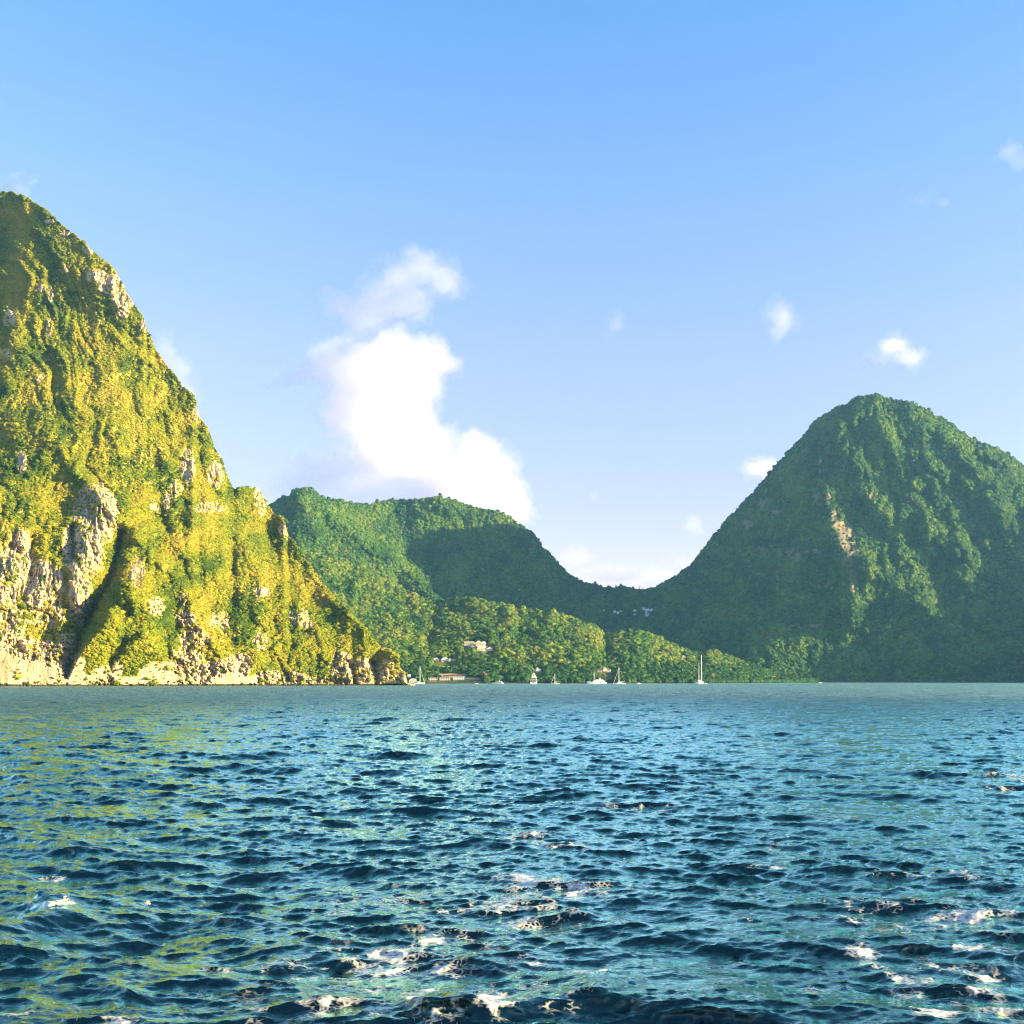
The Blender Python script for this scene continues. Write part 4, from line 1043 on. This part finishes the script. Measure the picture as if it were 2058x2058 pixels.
# ---- beach pieces
p = bpos(878, 1452)
t = root('jetty', (p[0], p[1], 0), 'low wooden jetty in front of the leftmost beach cottage', 'jetty')
MB().box(-14, 16, -1.2, 1.2, 1.0, 1.3).build('deck', M_wood, t)
for x in (-12, -6, 0, 6, 12):
    MB().tube((x, -1, -1.2), (x, -1, 1.6), .16).build('post', M_wood, t)
p = bpos(871.5, 1462)
t = root('beach_hut', (p[0], p[1], .2), 'small brown open hut on the sand by the jetty', 'hut')
for x, y in ((-2, 0), (2, 0), (-2, 3), (2, 3)): MB().tube((x, y, -1.5), (x, y, 2.4), .14).build('post', M_wood, t)
MB().hip(-2, 2, 0, 3, 2.4, 3.9, .5).build('roof', M_thatch, t)
rb = random.Random(3)
def boulder(px, Y, r, label, sq=.8):
    m = MB(); bmesh.ops.create_icosphere(m.bm, subdivisions=4, radius=1)
    o_ = Vector((px, r, 0))
    for v in m.bm.verts:
        k = 1 + .35 * mnoise.noise(v.co * 1.6 + o_) + .16 * abs(mnoise.noise(v.co * 4 + o_)) - .08 + .05 * mnoise.noise(v.co * 11 + o_)
        v.co = Vector((v.co.x * r * 1.2, v.co.y * r, v.co.z * r * sq)) * k
    o = m.build('boulder', M_boulder, None, False)
    o.location = ((px - 1029) / F * Y, Y, r * .15); tag(o, label, 'rock', 'orange rocks off the headland')
boulder(822.5, 972, 2.5, 'largest orange rock touching the tip of the headland')
boulder(828, 974, 1.7, 'middle-sized orange rock off the headland tip')
boulder(832.5, 976, 1.0, 'smallest orange rock, farthest off the headland tip')
# radio mast on the ridge
p = surf_at(SB, 665, 1006)
t = root('radio_mast', (p[0], p[1] + 12, p[2]), 'thin lattice radio mast on the skyline of the middle ridge', 'radio mast')
m = MB(); hm = 50
for a in range(3):
    x, y = math.cos(a * 2.094) * .8, math.sin(a * 2.094) * .8; m.tube((x, y, -3), (x * .5, y * .5, hm), .16)
m.build('tower_legs', M_metal, t)
m = MB()
for i in range(16):
    z = i * hm / 16; k = 1 - .5 * z / hm
    for a in range(3):
        x, y = math.cos(a * 2.094) * .8 * k, math.sin(a * 2.094) * .8 * k; x2, y2 = math.cos((a + 1) * 2.094) * .8 * k, math.sin((a + 1) * 2.094) * .8 * k
        m.tube((x, y, z), (x2, y2, z + hm / 16), .07, n=4)
m.build('lattice', M_metal, t)
MB().tube((0, 0, hm), (0, 0, hm + 4), .1).build('antenna', M_metal, t)

# ---- single trees that stand out
def leaf_mat(name, col):
    m, n, l, b = newmat(name)
    tc = n.new('ShaderNodeTexCoord'); nz = noise_node(n, l, tc.outputs['Object'], 0.8, 5, .65)
    l.new(mixc(n, l, ramp(n, l, nz, .35, .65), tuple(c * .6 for c in col), tuple(c * 1.3 for c in col)), b.inputs['Base Color'])
    b.inputs['Roughness'].default_value = .8; b.inputs['Specular IOR Level'].default_value = .15
    return m
LM = {'rusty': leaf_mat('rusty_leaves', (.16, .09, .045)), 'olive': leaf_mat('olive_leaves', (.13, .12, .03)), 'yellow': leaf_mat('yellow_leaves', (.24, .24, .03)), 'green': leaf_mat('green_leaves', (.05, .11, .015)),
      'lime': leaf_mat('lime_leaves', (.12, .19, .02)), 'dark': leaf_mat('dark_leaves', (.03, .07, .015))}
CM = [crown_mesh('crown', 40 + i, 420, 1.0) for i in range(3)]
def tree(pos, r, kind, label, group, trunk=1.0, i=0):
    t = root('tree', pos, label, 'tree', group, i * 1.3)
    me = CM[i % 3].copy(); me.materials.clear(); me.materials.append(LM[kind])
    c = bpy.data.objects.new('crown', me); C.objects.link(c); c.parent = t; c.location = (0, 0, r * (.55 + trunk)); c.scale = (r, r, r * .9)
    m = MB(); m.tube((0, 0, -1.5), (r * .06, 0, r * (trunk + .2)), r * .09, r * .055)
    for k in range(4):
        a = k * 1.6 + i; m.tube((r * .05, 0, r * trunk * .8), (math.cos(a) * r * .5, math.sin(a) * r * .5, r * (trunk + .5)), r * .045, r * .02, 6)
    m.build('trunk', M_bark, t)
TL = ['rust-brown leafed tree at the right end of the beach terrace', 'olive-brown rounded tree by the shore right of the tall ketch', 'round yellow-green tree high in the woods above the long sailboat',
      'yellow-green tree high in the woods between the many-gabled house and mansion', 'broad yellow-green tree near the right end of the sunlit woods', 'green tree directly behind the left side of the many-gabled house',
      'lime-green tree in the woods above the tiny white shelter', 'lime-green tree in the woods just left of the ketch masts', 'green shore tree between the small sailboat and the sleek yacht',
      'green shore tree right of the small cabin boat', 'green tree in the dark woods below the leftmost white villa', 'lime-green tree just above and left of the mansion']
for i, ((px, py, r, kind), lab) in enumerate(zip(RED_TREES, TL)):
    p = surf_at(SH, px, py)
    tree((p[0], p[1] - 3, p[2]), r, kind, lab, 'trees that stand out of the woods', .7, i)
SKY = [(884, 998, 6.5), (902, 1003, 5), (790, 1003, 5.5), (736, 1016, 5), (1012, 1032, 5), (645, 1000, 5), (1160, 1167, 5), (1196, 1175, 5.5), (1272, 1186, 5), (1866, 828, 6.5), (1790, 804, 5), (1958, 886, 5.5)]
SL_ = ['largest round-topped tree on the skyline of the middle ridge', 'tree on the skyline just right of the largest round-topped one', 'tree at the left end of the broad middle summit skyline', 'skyline tree in the dip between the two summits of the ridge',
       'skyline tree on the right shoulder of the middle ridge', 'skyline tree just right of the left summit of the ridge', 'tree at the left end of the saddle skyline', 'bushy tree on the saddle skyline left of its lowest point',
       'tree on the saddle skyline among the palms', 'spreading tree sticking out of the right peak skyline, right of its top', 'tree on the flat top of the right peak', 'tree on the right shoulder skyline of the right peak']
for i, ((px, py, r), lab) in enumerate(zip(SKY, SL_)):
    j = int(np.searchsorted(SB.u, px)); p = SB.P[j, -1]
    tree((p[0], p[1], p[2] - r * .4), r, 'dark', lab, 'trees on the skyline', .75, i)
def palm(px, hgt, label, i):
    j = int(np.searchsorted(SB.u, px)); p = SB.P[j, -1]
    t = root('palm_tree', (p[0], p[1], p[2] - 1), label, 'palm tree', 'palms on the saddle skyline', i * 1.1)
    MB().tube((0, 0, -1), (.6, 0, hgt), .6, .45).build('trunk', M_bark, t)
    m = MB()
    for k in range(12):
        a = k * 2 * math.pi / 12; d = Vector((math.cos(a), math.sin(a), 0)); sd = Vector((-d.y, d.x, 0)); c = Vector((.6, 0, hgt)); L_ = 4.6
        pts = [c + d * L_ * s + Vector((0, 0, 1.3 * math.sin(s * 2.2) - 2.6 * s * s + .3 * (k % 2))) for s in (0, .3, .6, .85, 1)]
        ws = (.15, .75, .8, .5, .05)
        vs = [(m.bm.verts.new(q + sd * w_ - Vector((0, 0, w_ * .4))), m.bm.verts.new(q + Vector((0, 0, .1))), m.bm.verts.new(q - sd * w_ - Vector((0, 0, w_ * .4)))) for q, w_ in zip(pts, ws)]
        for a_, b_ in zip(vs[:-1], vs[1:]):
            m.bm.faces.new((a_[0], b_[0], b_[1], a_[1])); m.bm.faces.new((a_[1], b_[1], b_[2], a_[2]))
    m.build('fronds', LM['dark'], t)
for i, (px, hgt, lab) in enumerate(((1222, 9, 'leftmost palm on the saddle skyline'), (1237, 11, 'tall palm on the saddle skyline, second from the left'), (1262, 8, 'shortest palm in the middle of the saddle skyline'),
        (1285, 13, 'tallest palm on the saddle skyline'), (1291, 9, 'palm right beside the tallest one on the saddle skyline'), (1330, 9, 'rightmost palm, where the saddle begins to climb'))):
    palm(px, hgt * .72, lab, i)

# ---- spray thrown up by two wave crests
M_spray = plain('white_spray', (0.62, 0.56, 0.50), .6, vary=.15, scale=30)
for (px, py, n_, sp, lab) in ((132, 1826, 130, .075, 'splash of white spray on the steep wave crest at lower left'), (296, 1828, 60, .045, 'small splash of white spray right of the bigger one')):
    c = water_at(px, py); m = MB(); r = random.Random(n_)
    for i in range(n_):
        x, z = r.gauss(0, sp * .5), abs(r.gauss(0, sp * .75)); y = r.gauss(0, sp * .5); q = r.uniform(.003, .009)
        g = bmesh.ops.create_icosphere(m.bm, subdivisions=1, radius=q)
        st = r.uniform(1, 3.5); sl = r.uniform(-.8, .8)
        for v in g['verts']: v.co = Vector((v.co.x + v.co.z * sl * st, v.co.y, v.co.z * st)) + Vector((x, y, z + .12))
    o = m.build('spray', M_spray, None, True); o.location = (c[0], c[1], 0); tag(o, lab, 'spray', kind='stuff')
